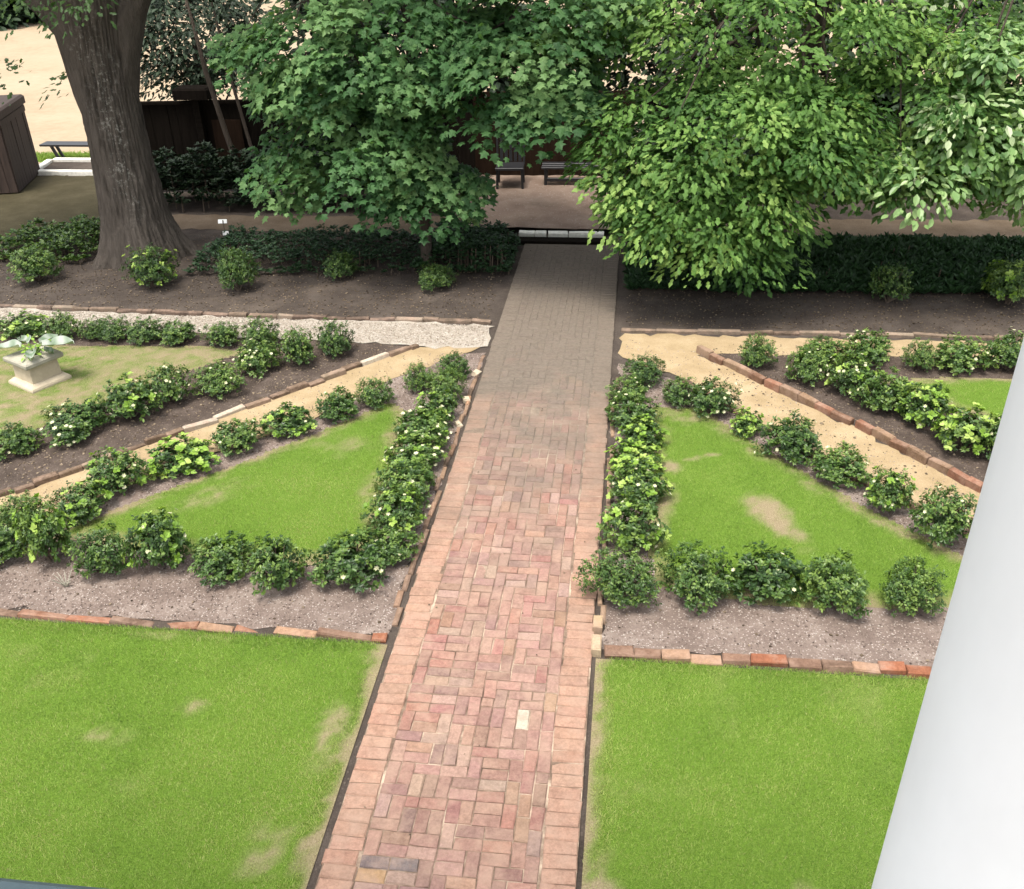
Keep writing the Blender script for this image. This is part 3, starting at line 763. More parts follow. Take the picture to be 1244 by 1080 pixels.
def shrub(x, y, w, h, vi, lime, bloom, label, group):
    """w,h in metres"""
    root = thing('flowering_shrub' if bloom else 'shrub', label, 'shrub', (x, y, 0), rng.uniform(0, 6.28), group)
    k_ = rng.uniform(.96, 1.16); root.scale = (w / 2 * k_, w / 2 * rng.uniform(.95, 1.22), h / 1.72 * rng.uniform(.88, 1.26))
    fol, lm, bl, st = VAR[vi]
    link('foliage', fol, root)['kind'] = 'stuff'
    link('stem', st, root)
    if lime: link('new_shoots', lm[lime - 1], root)['kind'] = 'stuff'
    if bloom: link('blossom', bl[bloom - 1], root)['kind'] = 'stuff'
    return root
# x, y of the base on the ground, width, height, variant, lime shoots, blossoms (0 none, 1 some, 2 many)
#SHRUBS_BEGIN
SHRUBS = [
    (-2.05, 5.77, 0.588, 0.338, 7, 0, 1, 'white flowering shrub, first from the walk in the left front row', 'shrubs around the left triangle'),
    (-2.60, 5.60, 0.419, 0.457, 2, 0, 0, 'open green shrub, second from the walk in the left front row', 'shrubs around the left triangle'),
    (-3.09, 5.70, 0.452, 0.337, 7, 0, 0, 'soft green shrub, third from the walk in the left front row', 'shrubs around the left triangle'),
    (-3.64, 5.77, 0.486, 0.398, 0, 1, 1, 'lime tipped white flowering shrub, fourth from the walk in the left front row', 'shrubs around the left triangle'),
    (-4.06, 5.64, 0.456, 0.421, 3, 0, 0, 'dark green shrub, fifth from the walk in the left front row', 'shrubs around the left triangle'),
    (-4.56, 5.73, 0.385, 0.474, 4, 1, 0, 'lime tipped shrub, sixth from the walk in the left front row', 'shrubs around the left triangle'),
    (-4.99, 5.76, 0.495, 0.341, 5, 0, 0, 'dark fine leaved shrub, front one of the leftmost pair in the left bed front row', 'shrubs around the left triangle'),
    (-5.04, 6.14, 0.363, 0.277, 5, 0, 0, 'dark fine leaved shrub, rear one of the leftmost pair in the left bed front row', 'shrubs around the left triangle'),
    (-1.79, 6.03, 0.383, 0.276, 0, 0, 1, 'white flowering shrub, first from the front beside the left walk edge', 'shrubs around the left triangle'),
    (-1.84, 6.45, 0.469, 0.313, 4, 1, 1, 'lime tipped white flowering shrub, second from the front beside the left walk edge', 'shrubs around the left triangle'),
    (-1.86, 6.91, 0.492, 0.348, 6, 0, 1, 'white flowering shrub, third from the front beside the left walk edge', 'shrubs around the left triangle'),
    (-1.89, 7.42, 0.532, 0.266, 1, 1, 2, 'lime tipped heavily white flowering shrub, fourth from the front beside the left walk edge', 'shrubs around the left triangle'),
    (-1.91, 7.89, 0.556, 0.278, 4, 0, 2, 'heavily white flowering shrub, fifth from the front beside the left walk edge', 'shrubs around the left triangle'),
    (-1.85, 8.30, 0.380, 0.267, 2, 1, 1, 'lime tipped white flowering shrub, sixth from the front beside the left walk edge', 'shrubs around the left triangle'),
    (-1.84, 8.74, 0.429, 0.328, 8, 0, 0, 'dense rounded dark shrub, seventh from the front beside the left walk edge', 'shrubs around the left triangle'),
    (-2.17, 8.93, 0.298, 0.276, 5, 0, 0, 'dark fine leaved shrub, left one of the last pair beside the left walk edge', 'shrubs around the left triangle'),
    (-1.86, 9.27, 0.342, 0.253, 3, 0, 0, 'dark green shrub, rearmost one beside the left walk edge', 'shrubs around the left triangle'),
    (-2.88, 8.28, 0.434, 0.333, 0, 0, 1, 'white flowering shrub, second from the walk along the left lawn and sand path', 'shrubs around the left triangle'),
    (-2.56, 8.56, 0.359, 0.347, 3, 0, 0, 'dark green shrub, first from the walk along the left lawn and sand path', 'shrubs around the left triangle'),
    (-3.30, 7.97, 0.441, 0.263, 2, 1, 1, 'lime tipped white flowering shrub, third from the walk along the left lawn and sand path', 'shrubs around the left triangle'),
    (-3.68, 7.58, 0.474, 0.294, 4, 0, 1, 'white flowering shrub, fourth from the walk along the left lawn and sand path', 'shrubs around the left triangle'),
    (-4.09, 7.22, 0.567, 0.283, 7, 2, 1, 'bright lime white flowering shrub, fifth from the walk along the left lawn and sand path', 'shrubs around the left triangle'),
    (-4.53, 6.82, 0.504, 0.308, 6, 1, 1, 'lime tipped white flowering shrub, sixth from the walk along the left lawn and sand path', 'shrubs around the left triangle'),
    (-4.64, 6.36, 0.412, 0.317, 0, 1, 0, 'lime tipped shrub, seventh from the walk along the left lawn and sand path', 'shrubs around the left triangle'),
    (-5.84, 7.35, 0.476, 0.246, 6, 0, 1, 'white flowering shrub, first from the left along the pedestal lawn edging', 'shrubs around the pedestal lawn'),
    (-5.44, 7.76, 0.589, 0.319, 0, 0, 2, 'heavily white flowering shrub, second from the left along the pedestal lawn edging', 'shrubs around the pedestal lawn'),
    (-5.03, 8.12, 0.505, 0.358, 2, 1, 1, 'lime tipped white flowering shrub, third from the left along the pedestal lawn edging', 'shrubs around the pedestal lawn'),
    (-4.77, 8.47, 0.468, 0.383, 1, 0, 1, 'white flowering shrub, fourth from the left along the pedestal lawn edging', 'shrubs around the pedestal lawn'),
    (-4.31, 8.71, 0.492, 0.284, 3, 0, 1, 'white flowering shrub, fifth from the left along the pedestal lawn edging', 'shrubs around the pedestal lawn'),
    (-4.08, 9.25, 0.459, 0.313, 6, 0, 2, 'heavily white flowering shrub, sixth from the left along the pedestal lawn edging', 'shrubs around the pedestal lawn'),
    (-4.28, 9.89, 0.425, 0.304, 5, 0, 0, 'dark fine leaved shrub, third from the walk along the white gravel path', 'shrubs around the pedestal lawn'),
    (-3.69, 9.45, 0.427, 0.390, 3, 0, 0, 'dark green shrub, second from the walk along the white gravel path', 'shrubs around the pedestal lawn'),
    (-3.34, 9.77, 0.436, 0.335, 5, 0, 0, 'dark fine leaved shrub, first from the walk along the white gravel path', 'shrubs around the pedestal lawn'),
    (-4.76, 9.92, 0.409, 0.312, 3, 0, 0, 'dark green shrub, fourth from the walk along the white gravel path', 'shrubs around the pedestal lawn'),
    (-5.32, 9.96, 0.412, 0.229, 0, 0, 0, 'green shrub, fifth from the walk along the white gravel path', 'shrubs around the pedestal lawn'),
    (-5.74, 9.98, 0.454, 0.309, 5, 0, 0, 'dark fine leaved shrub, sixth from the walk along the white gravel path', 'shrubs around the pedestal lawn'),
    (-6.14, 9.99, 0.397, 0.303, 8, 0, 0, 'dense rounded dark shrub, seventh from the walk along the white gravel path', 'shrubs around the pedestal lawn'),
    (-6.41, 9.99, 0.299, 0.218, 5, 0, 0, 'dark fine leaved shrub, eighth from the walk along the white gravel path', 'shrubs around the pedestal lawn'),
    (-6.78, 9.96, 0.418, 0.366, 3, 0, 1, 'white flowering shrub, ninth from the walk along the white gravel path', 'shrubs around the pedestal lawn'),
    (-7.34, 10.00, 0.541, 0.271, 4, 1, 1, 'lime tipped white flowering shrub, tenth from the walk along the white gravel path', 'shrubs around the pedestal lawn'),
    (0.05, 5.67, 0.479, 0.462, 8, 0, 0, 'dense rounded dark shrub, first from the front beside the right walk edge', 'shrubs around the right triangle'),
    (0.12, 6.38, 0.439, 0.341, 2, 1, 1, 'lime tipped white flowering shrub, second from the front beside the right walk edge', 'shrubs around the right triangle'),
    (0.15, 6.98, 0.482, 0.288, 4, 1, 1, 'lime tipped white flowering shrub, third from the front beside the right walk edge', 'shrubs around the right triangle'),
    (0.13, 7.50, 0.478, 0.263, 7, 2, 1, 'bright lime white flowering shrub, fourth from the front beside the right walk edge', 'shrubs around the right triangle'),
    (0.19, 7.93, 0.359, 0.251, 7, 2, 0, 'bright lime shrub, fifth from the front beside the right walk edge', 'shrubs around the right triangle'),
    (0.10, 8.30, 0.516, 0.270, 1, 0, 1, 'white flowering shrub, sixth from the front beside the right walk edge', 'shrubs around the right triangle'),
    (0.05, 8.86, 0.425, 0.285, 5, 0, 1, 'white flowering shrub, seventh from the front beside the right walk edge', 'shrubs around the right triangle'),
    (0.21, 9.27, 0.456, 0.291, 8, 0, 0, 'dense rounded dark shrub, eighth from the front beside the right walk edge', 'shrubs around the right triangle'),
    (0.59, 5.75, 0.516, 0.395, 5, 0, 0, 'dark fine leaved shrub, first from the walk in the front row of the right bed', 'shrubs around the right triangle'),
    (1.13, 5.84, 0.504, 0.336, 2, 0, 1, 'white flowering shrub, second from the walk in the front row of the right bed', 'shrubs around the right triangle'),
    (1.60, 5.75, 0.448, 0.416, 3, 0, 0, 'dark green shrub, third from the walk in the front row of the right bed', 'shrubs around the right triangle'),
    (2.16, 5.78, 0.434, 0.371, 8, 0, 0, 'dense rounded dark shrub, fourth from the walk in the front row of the right bed', 'shrubs around the right triangle'),
    (0.60, 8.85, 0.421, 0.263, 5, 0, 0, 'dark fine leaved shrub, first from the walk along the right lawn and sand path', 'shrubs around the right triangle'),
    (0.90, 8.64, 0.429, 0.309, 1, 0, 2, 'heavily white flowering shrub, second from the walk along the right lawn and sand path', 'shrubs around the right triangle'),
    (1.20, 8.27, 0.271, 0.213, 7, 2, 0, 'bright lime shrub, third from the walk along the right lawn and sand path', 'shrubs around the right triangle'),
    (1.57, 7.87, 0.472, 0.366, 6, 0, 1, 'white flowering shrub, fourth from the walk along the right lawn and sand path', 'shrubs around the right triangle'),
    (1.95, 7.50, 0.482, 0.323, 0, 0, 1, 'white flowering shrub, fifth from the walk along the right lawn and sand path', 'shrubs around the right triangle'),
    (2.27, 7.07, 0.376, 0.337, 4, 1, 1, 'lime tipped white flowering shrub, sixth from the walk along the right lawn and sand path', 'shrubs around the right triangle'),
    (2.60, 6.63, 0.514, 0.389, 3, 0, 1, 'white flowering shrub, seventh from the walk along the right lawn and sand path', 'shrubs around the right triangle'),
    (1.44, 9.77, 0.397, 0.342, 5, 0, 0, 'dark fine leaved shrub, first from the walk behind the tall right brick edging', 'shrubs beyond the right sand path'),
    (1.95, 9.45, 0.472, 0.346, 3, 0, 1, 'white flowering shrub, second from the walk behind the tall right brick edging', 'shrubs beyond the right sand path'),
    (2.32, 9.20, 0.443, 0.381, 4, 1, 2, 'lime tipped heavily white flowering shrub, third from the walk behind the tall right brick edging', 'shrubs beyond the right sand path'),
    (2.62, 8.89, 0.544, 0.335, 7, 0, 1, 'white flowering shrub, fourth from the walk behind the tall right brick edging', 'shrubs beyond the right sand path'),
    (2.92, 8.63, 0.498, 0.372, 2, 2, 1, 'bright lime white flowering shrub, fifth from the walk behind the tall right brick edging', 'shrubs beyond the right sand path'),
    (3.20, 8.13, 0.534, 0.422, 4, 2, 1, 'bright lime white flowering shrub, sixth from the walk behind the tall right brick edging', 'shrubs beyond the right sand path'),
    (3.48, 7.92, 0.448, 0.383, 3, 0, 0, 'dark green shrub, seventh from the walk behind the tall right brick edging', 'shrubs beyond the right sand path'),
    (2.18, 9.99, 0.455, 0.291, 3, 0, 0, 'dark green shrub, first from the walk in the back row beyond the right path', 'shrubs beyond the right sand path'),
    (2.67, 10.01, 0.526, 0.312, 1, 0, 1, 'white flowering shrub, second from the walk in the back row beyond the right path', 'shrubs beyond the right sand path'),
    (3.17, 9.84, 0.321, 0.398, 5, 0, 0, 'dark fine leaved shrub, third from the walk in the back row beyond the right path', 'shrubs beyond the right sand path'),
    (3.63, 9.91, 0.587, 0.309, 6, 0, 1, 'white flowering shrub, fourth from the walk in the back row beyond the right path', 'shrubs beyond the right sand path'),
    (4.11, 9.90, 0.443, 0.364, 1, 0, 1, 'white flowering shrub, fifth from the walk in the back row beyond the right path', 'shrubs beyond the right sand path'),
    (4.52, 9.73, 0.521, 0.335, 3, 0, 0, 'dark green shrub, sixth from the walk in the back row beyond the right path', 'shrubs beyond the right sand path'),
    (-8.23, 11.84, 0.618, 0.426, 3, 0, 0, 'dark green shrub, first from the left in the shaded bed near the oak', 'shrubs in the shaded beds'),
    (-6.43, 11.72, 0.604, 0.485, 5, 1, 0, 'lime tipped shrub, second from the left in the shaded bed near the oak', 'shrubs in the shaded beds'),
    (-5.21, 11.66, 0.508, 0.543, 8, 0, 0, 'dense rounded dark shrub, third from the left in the shaded bed near the oak', 'shrubs in the shaded beds'),
    (-3.95, 12.20, 0.453, 0.399, 5, 0, 0, 'dark fine leaved shrub, fourth from the left in the shaded bed near the oak', 'shrubs in the shaded beds'),
    (-2.55, 11.89, 0.482, 0.374, 8, 0, 0, 'dense rounded dark shrub, fifth from the left in the shaded bed near the oak', 'shrubs in the shaded beds'),
    (3.26, 11.76, 0.474, 0.415, 3, 0, 0, 'dark green shrub, left one of two in the shaded bed at the right', 'shrubs in the shaded beds'),
    (4.70, 11.81, 0.550, 0.461, 0, 1, 0, 'lime tipped shrub, right one of two in the shaded bed at the right', 'shrubs in the shaded beds'),
]
for s_ in SHRUBS:
    shrub(*s_)
#SHRUBS_END

# ------------------------------------------------------------------ hedges of low dark plants in the shaded beds
def hedge(label, poly, n, h, mat, seed, size, grassy=False):
    root = thing('hedge', label, 'hedge', (poly[0][0], poly[0][1], 0), 0, 'low hedges in the shaded beds')
    x, y, r = scatter(poly, n, seed)
    hh = h * (0.65 + 0.5 * vnoise(x, y, 3.2, seed) + 0.25 * vnoise(x, y, 8, seed + 1))
    d = dist_poly(x, y, poly); hh *= np.clip(d / 0.18, 0.35, 1)
    mb = MB()
    per = 7
    P = np.repeat(np.stack([x, y, hh * r.uniform(.45, 1, len(x)) if not grassy else hh * r.uniform(.1, .5, len(x))], 1), per, 0)
    m = len(P); th = r.uniform(0, 6.28, m); el = r.uniform(-.1, .9, m) if not grassy else r.uniform(.5, 2.2, m)
    D = np.stack([np.cos(th), np.sin(th), el], 1)
    N = np.stack([r.normal(0, .4, m), r.normal(0, .4, m), np.ones(m)], 1)
    X, Y, Z = frames(D, N)
    P = P - np.array([poly[0][0], poly[0][1], 0])
    mb.inst(*(LEAFN if grassy else LEAF4), P, X, Y, Z, size * r.uniform(.7, 1.3, m), r.uniform(0, 1, m))
    mb.build('foliage', mat, root, kind='stuff')
    sm = MB()
    for i in range(0, len(x), max(1, len(x) // 60)):
        tube(sm, [(x[i] - poly[0][0], y[i] - poly[0][1], -.02), (x[i] - poly[0][0] + .02, y[i] - poly[0][1], hh[i] * .8)], [.012, .006], 4, cap=False)
    sm.build('stem', M['twig'], root, kind='stuff')
    return root
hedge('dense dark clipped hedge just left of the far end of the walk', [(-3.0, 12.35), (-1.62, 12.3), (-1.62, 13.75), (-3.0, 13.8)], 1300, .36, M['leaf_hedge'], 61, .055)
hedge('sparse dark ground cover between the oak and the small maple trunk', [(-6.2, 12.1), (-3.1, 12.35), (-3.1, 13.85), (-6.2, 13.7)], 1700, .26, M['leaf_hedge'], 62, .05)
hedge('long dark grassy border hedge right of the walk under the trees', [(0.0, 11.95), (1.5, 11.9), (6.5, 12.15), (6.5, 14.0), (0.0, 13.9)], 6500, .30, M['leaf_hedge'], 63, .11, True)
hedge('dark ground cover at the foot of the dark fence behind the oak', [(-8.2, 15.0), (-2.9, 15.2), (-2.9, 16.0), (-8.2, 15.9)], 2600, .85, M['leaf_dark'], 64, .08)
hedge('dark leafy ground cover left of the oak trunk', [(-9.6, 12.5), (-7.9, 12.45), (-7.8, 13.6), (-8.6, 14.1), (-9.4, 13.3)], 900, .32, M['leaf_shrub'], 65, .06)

# ------------------------------------------------------------------ trees
def pads(lobes, r):
    C = []; O = []
    for (cx, cy, cz, rx, ry, rz, n) in lobes:
        v = nrm(r.normal(0, 1, (n, 3))); rad = r.uniform(0.35, 1.0, n) ** 0.45
        p = v * rad[:, None]
        C.append(p * np.array([rx, ry, rz]) + np.array([cx, cy, cz])); O.append(v)
    return np.concatenate(C), np.concatenate(O)
def crown(C, O, tmpl, per, size, rp, r, tmean=0.45, tvar=0.2, droop=0.45, cut=None, tilt=1.0):
    """sprays of overlapping leaves, one spray per pad"""
    n = len(C); m = n * per
    pn = nrm(np.array([0, 0, 1.0]) + O * np.array([.5, .5, .15]) * tilt + np.array([0, -.12, 0]) + r.normal(0, .16, (n, 3)))
    e1 = nrm(np.cross(pn, r.normal(0, 1, (n, 3)))); e2 = np.cross(pn, e1)
    R_ = np.repeat(rp * r.uniform(.65, 1.25, n), per); rr = np.sqrt(r.random(m)) * R_; th = r.uniform(0, 6.283, m)
    E1 = np.repeat(e1, per, 0); E2 = np.repeat(e2, per, 0); PN = np.repeat(pn, per, 0); CC = np.repeat(C, per, 0)
    rd = E1 * np.cos(th)[:, None] + E2 * np.sin(th)[:, None]
    P = CC + rd * rr[:, None] - np.array([0, 0, 1.0]) * (droop * rr * rr / R_)[:, None] + PN * r.normal(0, .05, (m, 1))
    out = np.repeat(O * np.array([1, 1, 0.0]), per, 0)
    D = nrm(rd * .9 + out * .4 + r.normal(0, .35, (m, 3)) - np.array([0, 0, 1.0]) * (0.05 + .35 * rr / R_)[:, None])
    N = nrm(PN + rd * .35 + np.array([0, -.2, 0]) + r.normal(0, .3, (m, 3)))
    X, Y, Z = frames(D, N)
    t = np.clip(np.repeat(r.normal(tmean, tvar, n), per) + r.normal(0, .13, m), 0, 1)
    if cut is not None:
        k = cut(P); P, X, Y, Z, t = P[k], X[k], Y[k], Z[k], t[k]
    mb = MB(); mb.inst(*tmpl, P, X, Y, Z, size * r.uniform(.5, 1.3, len(P)), t)
    return mb
def tree(label, base, trunk_pts, trunk_r, lobes, tmpl, per, size, rp, leafm, barkm, seed, nlimb=14, name='tree', group=None, tmean=.45, tvar=.2, droop=.45, limb0=None, extra=None, cut=None, rim=0.45):
    root = thing(name, label, 'tree', base, 0, group)
    b = np.array(base)
    tm = MB(); tube(tm, [tuple(np.array(p) - b) for p in trunk_pts], trunk_r, 14); tm.build('trunk', barkm, root, True)
    r = np.random.default_rng(seed)
    C, O = pads(lobes, r)
    if cut is not None:
        k = cut(C, 0.12); C, O = C[k], O[k]
    if extra is not None:
        E_ = np.array(extra, float); C = np.concatenate([C, E_[:, :3]]); O = np.concatenate([O, nrm(E_[:, 3:6])])
    cm = crown(C - b, O, tmpl, per, size, rp, r, tmean, tvar, droop, None if cut is None else (lambda P: cut(P + b, 0.0))); cm.build('crown', leafm, root, kind='stuff')
    lm = MB()
    tp = [np.array(p) for p in trunk_pts]
    for i in r.choice(len(C), min(nlimb, len(C)), replace=False):
        s = tp[max(1, int(len(tp) * r.uniform(.35, .95)))] if limb0 is None else np.array(limb0) + r.normal(0, .15, 3)
        L = np.linalg.norm(C[i] - s); r0 = min(trunk_r[-1] * .8, .012 + .012 * L)
        tube(lm, bend(s - b, C[i] - b, 6, .08, .06), list(np.linspace(r0, .006, 6)), 6, cap=False)
    lm.build('limb', barkm, root, True)
    return root, C, O
# small maple left of the walk
tree('small maple with thin grey trunk and dark green tiers left of the walk', (-2.8, 12.55, 0),
     [(-2.8, 12.55, -.05), (-2.8, 12.55, .15), (-2.79, 12.57, .6), (-2.78, 12.6, 1.4), (-2.85, 12.7, 2.4), (-2.9, 12.8, 3.6), (-2.9, 12.8, 5)],
     [.11, .085, .072, .068, .06, .045, .02],
     [(-3.7, 12.5, 1.75, 1.3, 1.0, .7, 40), (-2.65, 12.2, 1.3, .65, .6, .34, 12), (-1.55, 12.2, 2.8, 1.1, 1.1, .58, 34), (-3.5, 12.6, 3.0, 1.9, 1.2, .7, 54), (-3.0, 13.4, 4.7, 2.3, 1.6, 1.0, 50), (-1.0, 12.5, 3.7, 1.1, 1.2, .7, 28), (-1.1, 12.1, 2.5, .65, .7, .3, 13)],
     MAPLE, 135, .103, .46, M['leaf_maple'], M['bark'], 201, 30, 'maple_tree', tmean=.42, tvar=.3)
# large bright tree right of the walk
tree('large bright green tree whose low branches overhang the right of the walk', (1.9, 13.0, 0),
     [(1.9, 13.0, -.05), (1.92, 13.0, .2), (1.98, 13.0, 1.2), (2.1, 13.05, 2.4), (2.3, 13.1, 3.8), (2.4, 13.2, 5.5)], [.24, .19, .15, .13, .11, .05],
     [(1.25, 11.8, 2.15, 1.8, 1.0, .7, 62), (.9, 11.35, 1.45, 1.2, .65, .4, 32), (1.25, 11.2, .98, .5, .35, .2, 9), (.15, 11.8, 1.65, .7, .7, .5, 18), (3.2, 11.9, 2.3, 1.3, 1.0, .7, 40), (1.6, 12.5, 3.3, 2.7, 1.3, .7, 66), (1.8, 13.4, 4.6, 2.4, 1.5, .9, 50)],
     OAKL, 150, .106, .46, M['leaf_bright'], M['bark'], 202, 34, 'broadleaf_tree', tmean=.5, tvar=.33, droop=.3)
tree('pale leaved tree with long glossy leaves at the right edge', (5.9, 13.3, 0),
     [(5.9, 13.3, -.05), (5.85, 13.3, .3), (5.6, 13.1, 1.5), (5.1, 12.8, 3), (4.7, 12.6, 5)], [.16, .12, .10, .08, .03],
     [(4.1, 11.8, 2.5, 1.0, .8, .75, 34), (3.5, 11.6, 1.75, .9, .7, .35, 20), (4.7, 11.9, 1.85, .9, .8, .5, 24), (4.6, 12.9, 3.7, 1.6, 1.2, .9, 36)],
     LEAF4, 110, .118, .44, M['leaf_pale'], M['bark'], 203, 20, 'pale_leaved_tree', tmean=.55, tvar=.24, droop=.25)

# the old oak: ridged flaring trunk, forked above
oak = thing('oak_tree', 'massive old oak with flaring ridged trunk and pale lichen streak', 'tree', (-7.1, 12.95, 0))
def ridged(axis, rads, nseg, nring, flare=0.0, seed=0):
    V = []; F = []
    n = len(axis)
    for j in range(nring):
        t = j / (nring - 1) * (n - 1); i = min(int(t), n - 2); f = t - i
        c = Vector(axis[i]).lerp(Vector(axis[i + 1]), f); r0 = rads[i] * (1 - f) + rads[i + 1] * f
        for k in range(nseg):
            a = 2 * math.pi * k / nseg
            lob = 1 + flare * math.exp(-max(c.z, 0) / .33) * (.45 + .75 * max(0, math.sin(a * 5 + .6)) ** 1.5)
            w = mnoise.noise((math.cos(a) * 7 + seed, math.sin(a) * 7, c.z * 1.1)) * .04 + (abs(mnoise.noise((math.cos(a) * 15, math.sin(a) * 15 + seed, c.z * 1.8))) - .2) * -.17 + mnoise.noise((math.cos(a) * 30, math.sin(a) * 30 + seed, c.z * 5)) * .018 + mnoise.noise((math.cos(a) * 1.6, math.sin(a) * 1.6, c.z * .8 + seed)) * .05
            rr = r0 * lob * (1 + w)
            V.append((c.x + rr * math.cos(a), c.y + rr * math.sin(a), c.z))
    for j in range(nring - 1):
        for k in range(nseg):
            F.append((j * nseg + k, j * nseg + (k + 1) % nseg, (j + 1) * nseg + (k + 1) % nseg, (j + 1) * nseg + k))
    return V, F
tb = MB()
V, F = ridged([(-.04, 0, -.1), (-.04, 0, .15), (-.08, 0, .6), (-.09, 0, 1.4), (-.08, 0, 2.2), (-.04, 0, 2.8), (.04, 0, 3.6), (.2, 0, 5.0), (.5, .1, 7)], [.545, .52, .455, .405, .385, .40, .42, .38, .25], 220, 190, .42, 3)
tb.add(V, F); 
tb.build('trunk', M['bark_oak'], oak, True)
lb = MB()
for pts, rd in (([(-.14, -.02, 1.2), (-.18, -.05, 1.6), (-.21, -.10, 2.1), (-.24, -.14, 2.55), (-.30, -.16, 3.1), (-.42, -.16, 3.8), (-.9, -.1, 5.2)], [.2, .23, .24, .235, .22, .2, .14]),
                ([(-.22, 0.1, 2.35), (-.45, .2, 2.85), (-.85, .3, 3.3), (-1.5, .4, 3.9), (-2.6, .5, 4.8)], [.16, .16, .15, .13, .1]),
                ([(-.02, .03, 1.7), (.08, .04, 2.3), (.22, .05, 2.8), (.42, .05, 3.25), (.75, .1, 3.8), (1.5, .1, 5.0)], [.24, .26, .25, .22, .2, .14]),
                ([(.2, -.2, 4.2), (.6, -1.2, 5.4), (1.2, -2.4, 6.2)], [.2, .15, .1]),
                ([(-.3, -.2, 4.2), (-1.6, -1.2, 5.6), (-3, -2, 6.4)], [.2, .15, .1])):
    v, f = ridged(pts, rd, 40, 34, 0, len(pts)); lb.add(v, f)
lb.build('limb', M['bark_oak'], oak, True)
r = np.random.default_rng(204)
C, O = pads([(-.2, -.4, 6.2, 4.2, 2.8, 1.5, 210), (-1.5, -.2, 4.7, 2.4, 1.4, .5, 50), (1.8, .2, 5.2, 2.0, 1.6, .8, 50), (5.4, -1.2, 6.6, 2.0, 2.0, .8, 60)], r)
ex = np.array([(-.1, -1.0, 3.72, 0, -1, 0), (-.6, -1.1, 3.75, -1, -1, 0), (-1.0, -.9, 3.5, -1, -1, 0), (-1.5, -.7, 3.45, -1, -1, 0), (-1.9, -.6, 3.5, -1, -1, 0), (-1.45, -.1, 2.6, -1, -1, 0), (-.8, -.7, 3.62, -1, -1, 0), (-.35, -.9, 3.6, 0, -1, 0), (.15, -.95, 3.6, 0, -1, 0), (.45, -.9, 3.66, 1, -1, 0), (-1.3, -.6, 3.5, -1, 0, 0), (-1.65, -.4, 3.2, -1, 0, 0), (-.65, .3, 2.55, -1, 0, 0)], float)
C = np.concatenate([C, ex[:, :3]]); O = np.concatenate([O, nrm(ex[:, 3:])])
crown(C, O, OAKL, 60, .10, .42, r, .5, .2).build('crown', M['leaf_oak'], oak, kind='stuff')

# dark trees and bushes behind the fence
BACK = [(-7.9, 17.6, [(-8.0, 17.6, 2.45, 1.5, .7, .95, 190)], 'thin dark tree showing bare branches against the bright yard, behind the fence', .55),
        (-4.9, 17.2, [(-4.9, 17.0, 1.9, 1.2, .8, 1.5, 50), (-4.6, 17.2, 3.6, 1.6, 1.0, .9, 40)], 'dark bushy tree behind the left part of the small maple', 1.0),
        (-2.4, 18.2, [(-2.6, 18.2, 2.6, 1.9, .6, 1.2, 70)], 'dark tree behind the fence between maple and gate', 1.0),
        (.5, 18.2, [(.6, 18.2, 2.3, 1.6, .6, 1.3, 60), (.8, 16.8, .8, 1.0, .5, .7, 24)], 'dark evergreen tree behind the gap above the walk', 1.0),
        (3.4, 17.2, [(3.4, 17.0, 1.3, 1.9, .7, 1.2, 60), (3.2, 17.6, 2.9, 1.9, .8, .8, 46)], 'dark bush behind the bright tree crown, left of two', 1.0),
        (7.0, 17.2, [(6.8, 17.0, 1.3, 2.0, .7, 1.2, 60), (6.8, 17.6, 2.8, 1.9, .8, .7, 36)], 'dark bush behind the pale leaved tree at the right edge', 1.0)]
for i, (x, y, lobes, lab, dens) in enumerate(BACK):
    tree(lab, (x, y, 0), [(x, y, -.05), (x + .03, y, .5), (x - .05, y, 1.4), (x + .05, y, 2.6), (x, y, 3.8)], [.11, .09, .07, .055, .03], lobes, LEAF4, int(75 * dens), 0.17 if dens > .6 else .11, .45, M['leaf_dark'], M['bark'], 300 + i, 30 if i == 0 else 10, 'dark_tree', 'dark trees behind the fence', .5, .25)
for i, (x, y, lean, lab) in enumerate([(-6.65, 15.75, -.35, 'slim pale trunk leaning left in front of the dark fence'), (-6.35, 15.85, -.3, 'thinner dark leaning trunk just right of the pale one')]):
    root = thing('sapling', lab, 'tree', (x, y, 0), 0, 'slim leaning trunks by the fence')
    tm = MB(); tube(tm, [(0, 0, -.05), (.0, 0, .4), (lean * .45, .05, 1.1), (lean, .1, 2.1), (lean * 1.4, .15, 3.2)], [.06, .05, .045, .04, .02] if i == 0 else [.04, .035, .03, .025, .015], 9)
    tm.build('trunk', M['bark'], root, True)
    r = np.random.default_rng(330 + i); C, O = pads([(lean * 1.4, .3, 3.3, .6, .5, .5, 6)], r)
    crown(C, O, LEAF4, 60, .08, .35, r, .5, .2).build('crown', M['leaf_dark'], root, kind='stuff')
for i, (x, y) in enumerate([(-27.5, 40), (-24, 43)]):
    tree(['far tree at the top left corner beyond the bare yard', 'far tree beyond the bare yard, right of the corner one'][i], (x, y, 0), [(x, y, -.1), (x, y, 1.5), (x + .2, y, 4), (x, y, 7)], [.4, .32, .25, .1], [(x, y, 1.5, 2.6, 2, 1.7, 60)], LEAF4, 80, .5, 1.3, M['leaf_dark'], M['bark'], 340 + i, 8, 'far_tree', 'far trees beyond the yard')

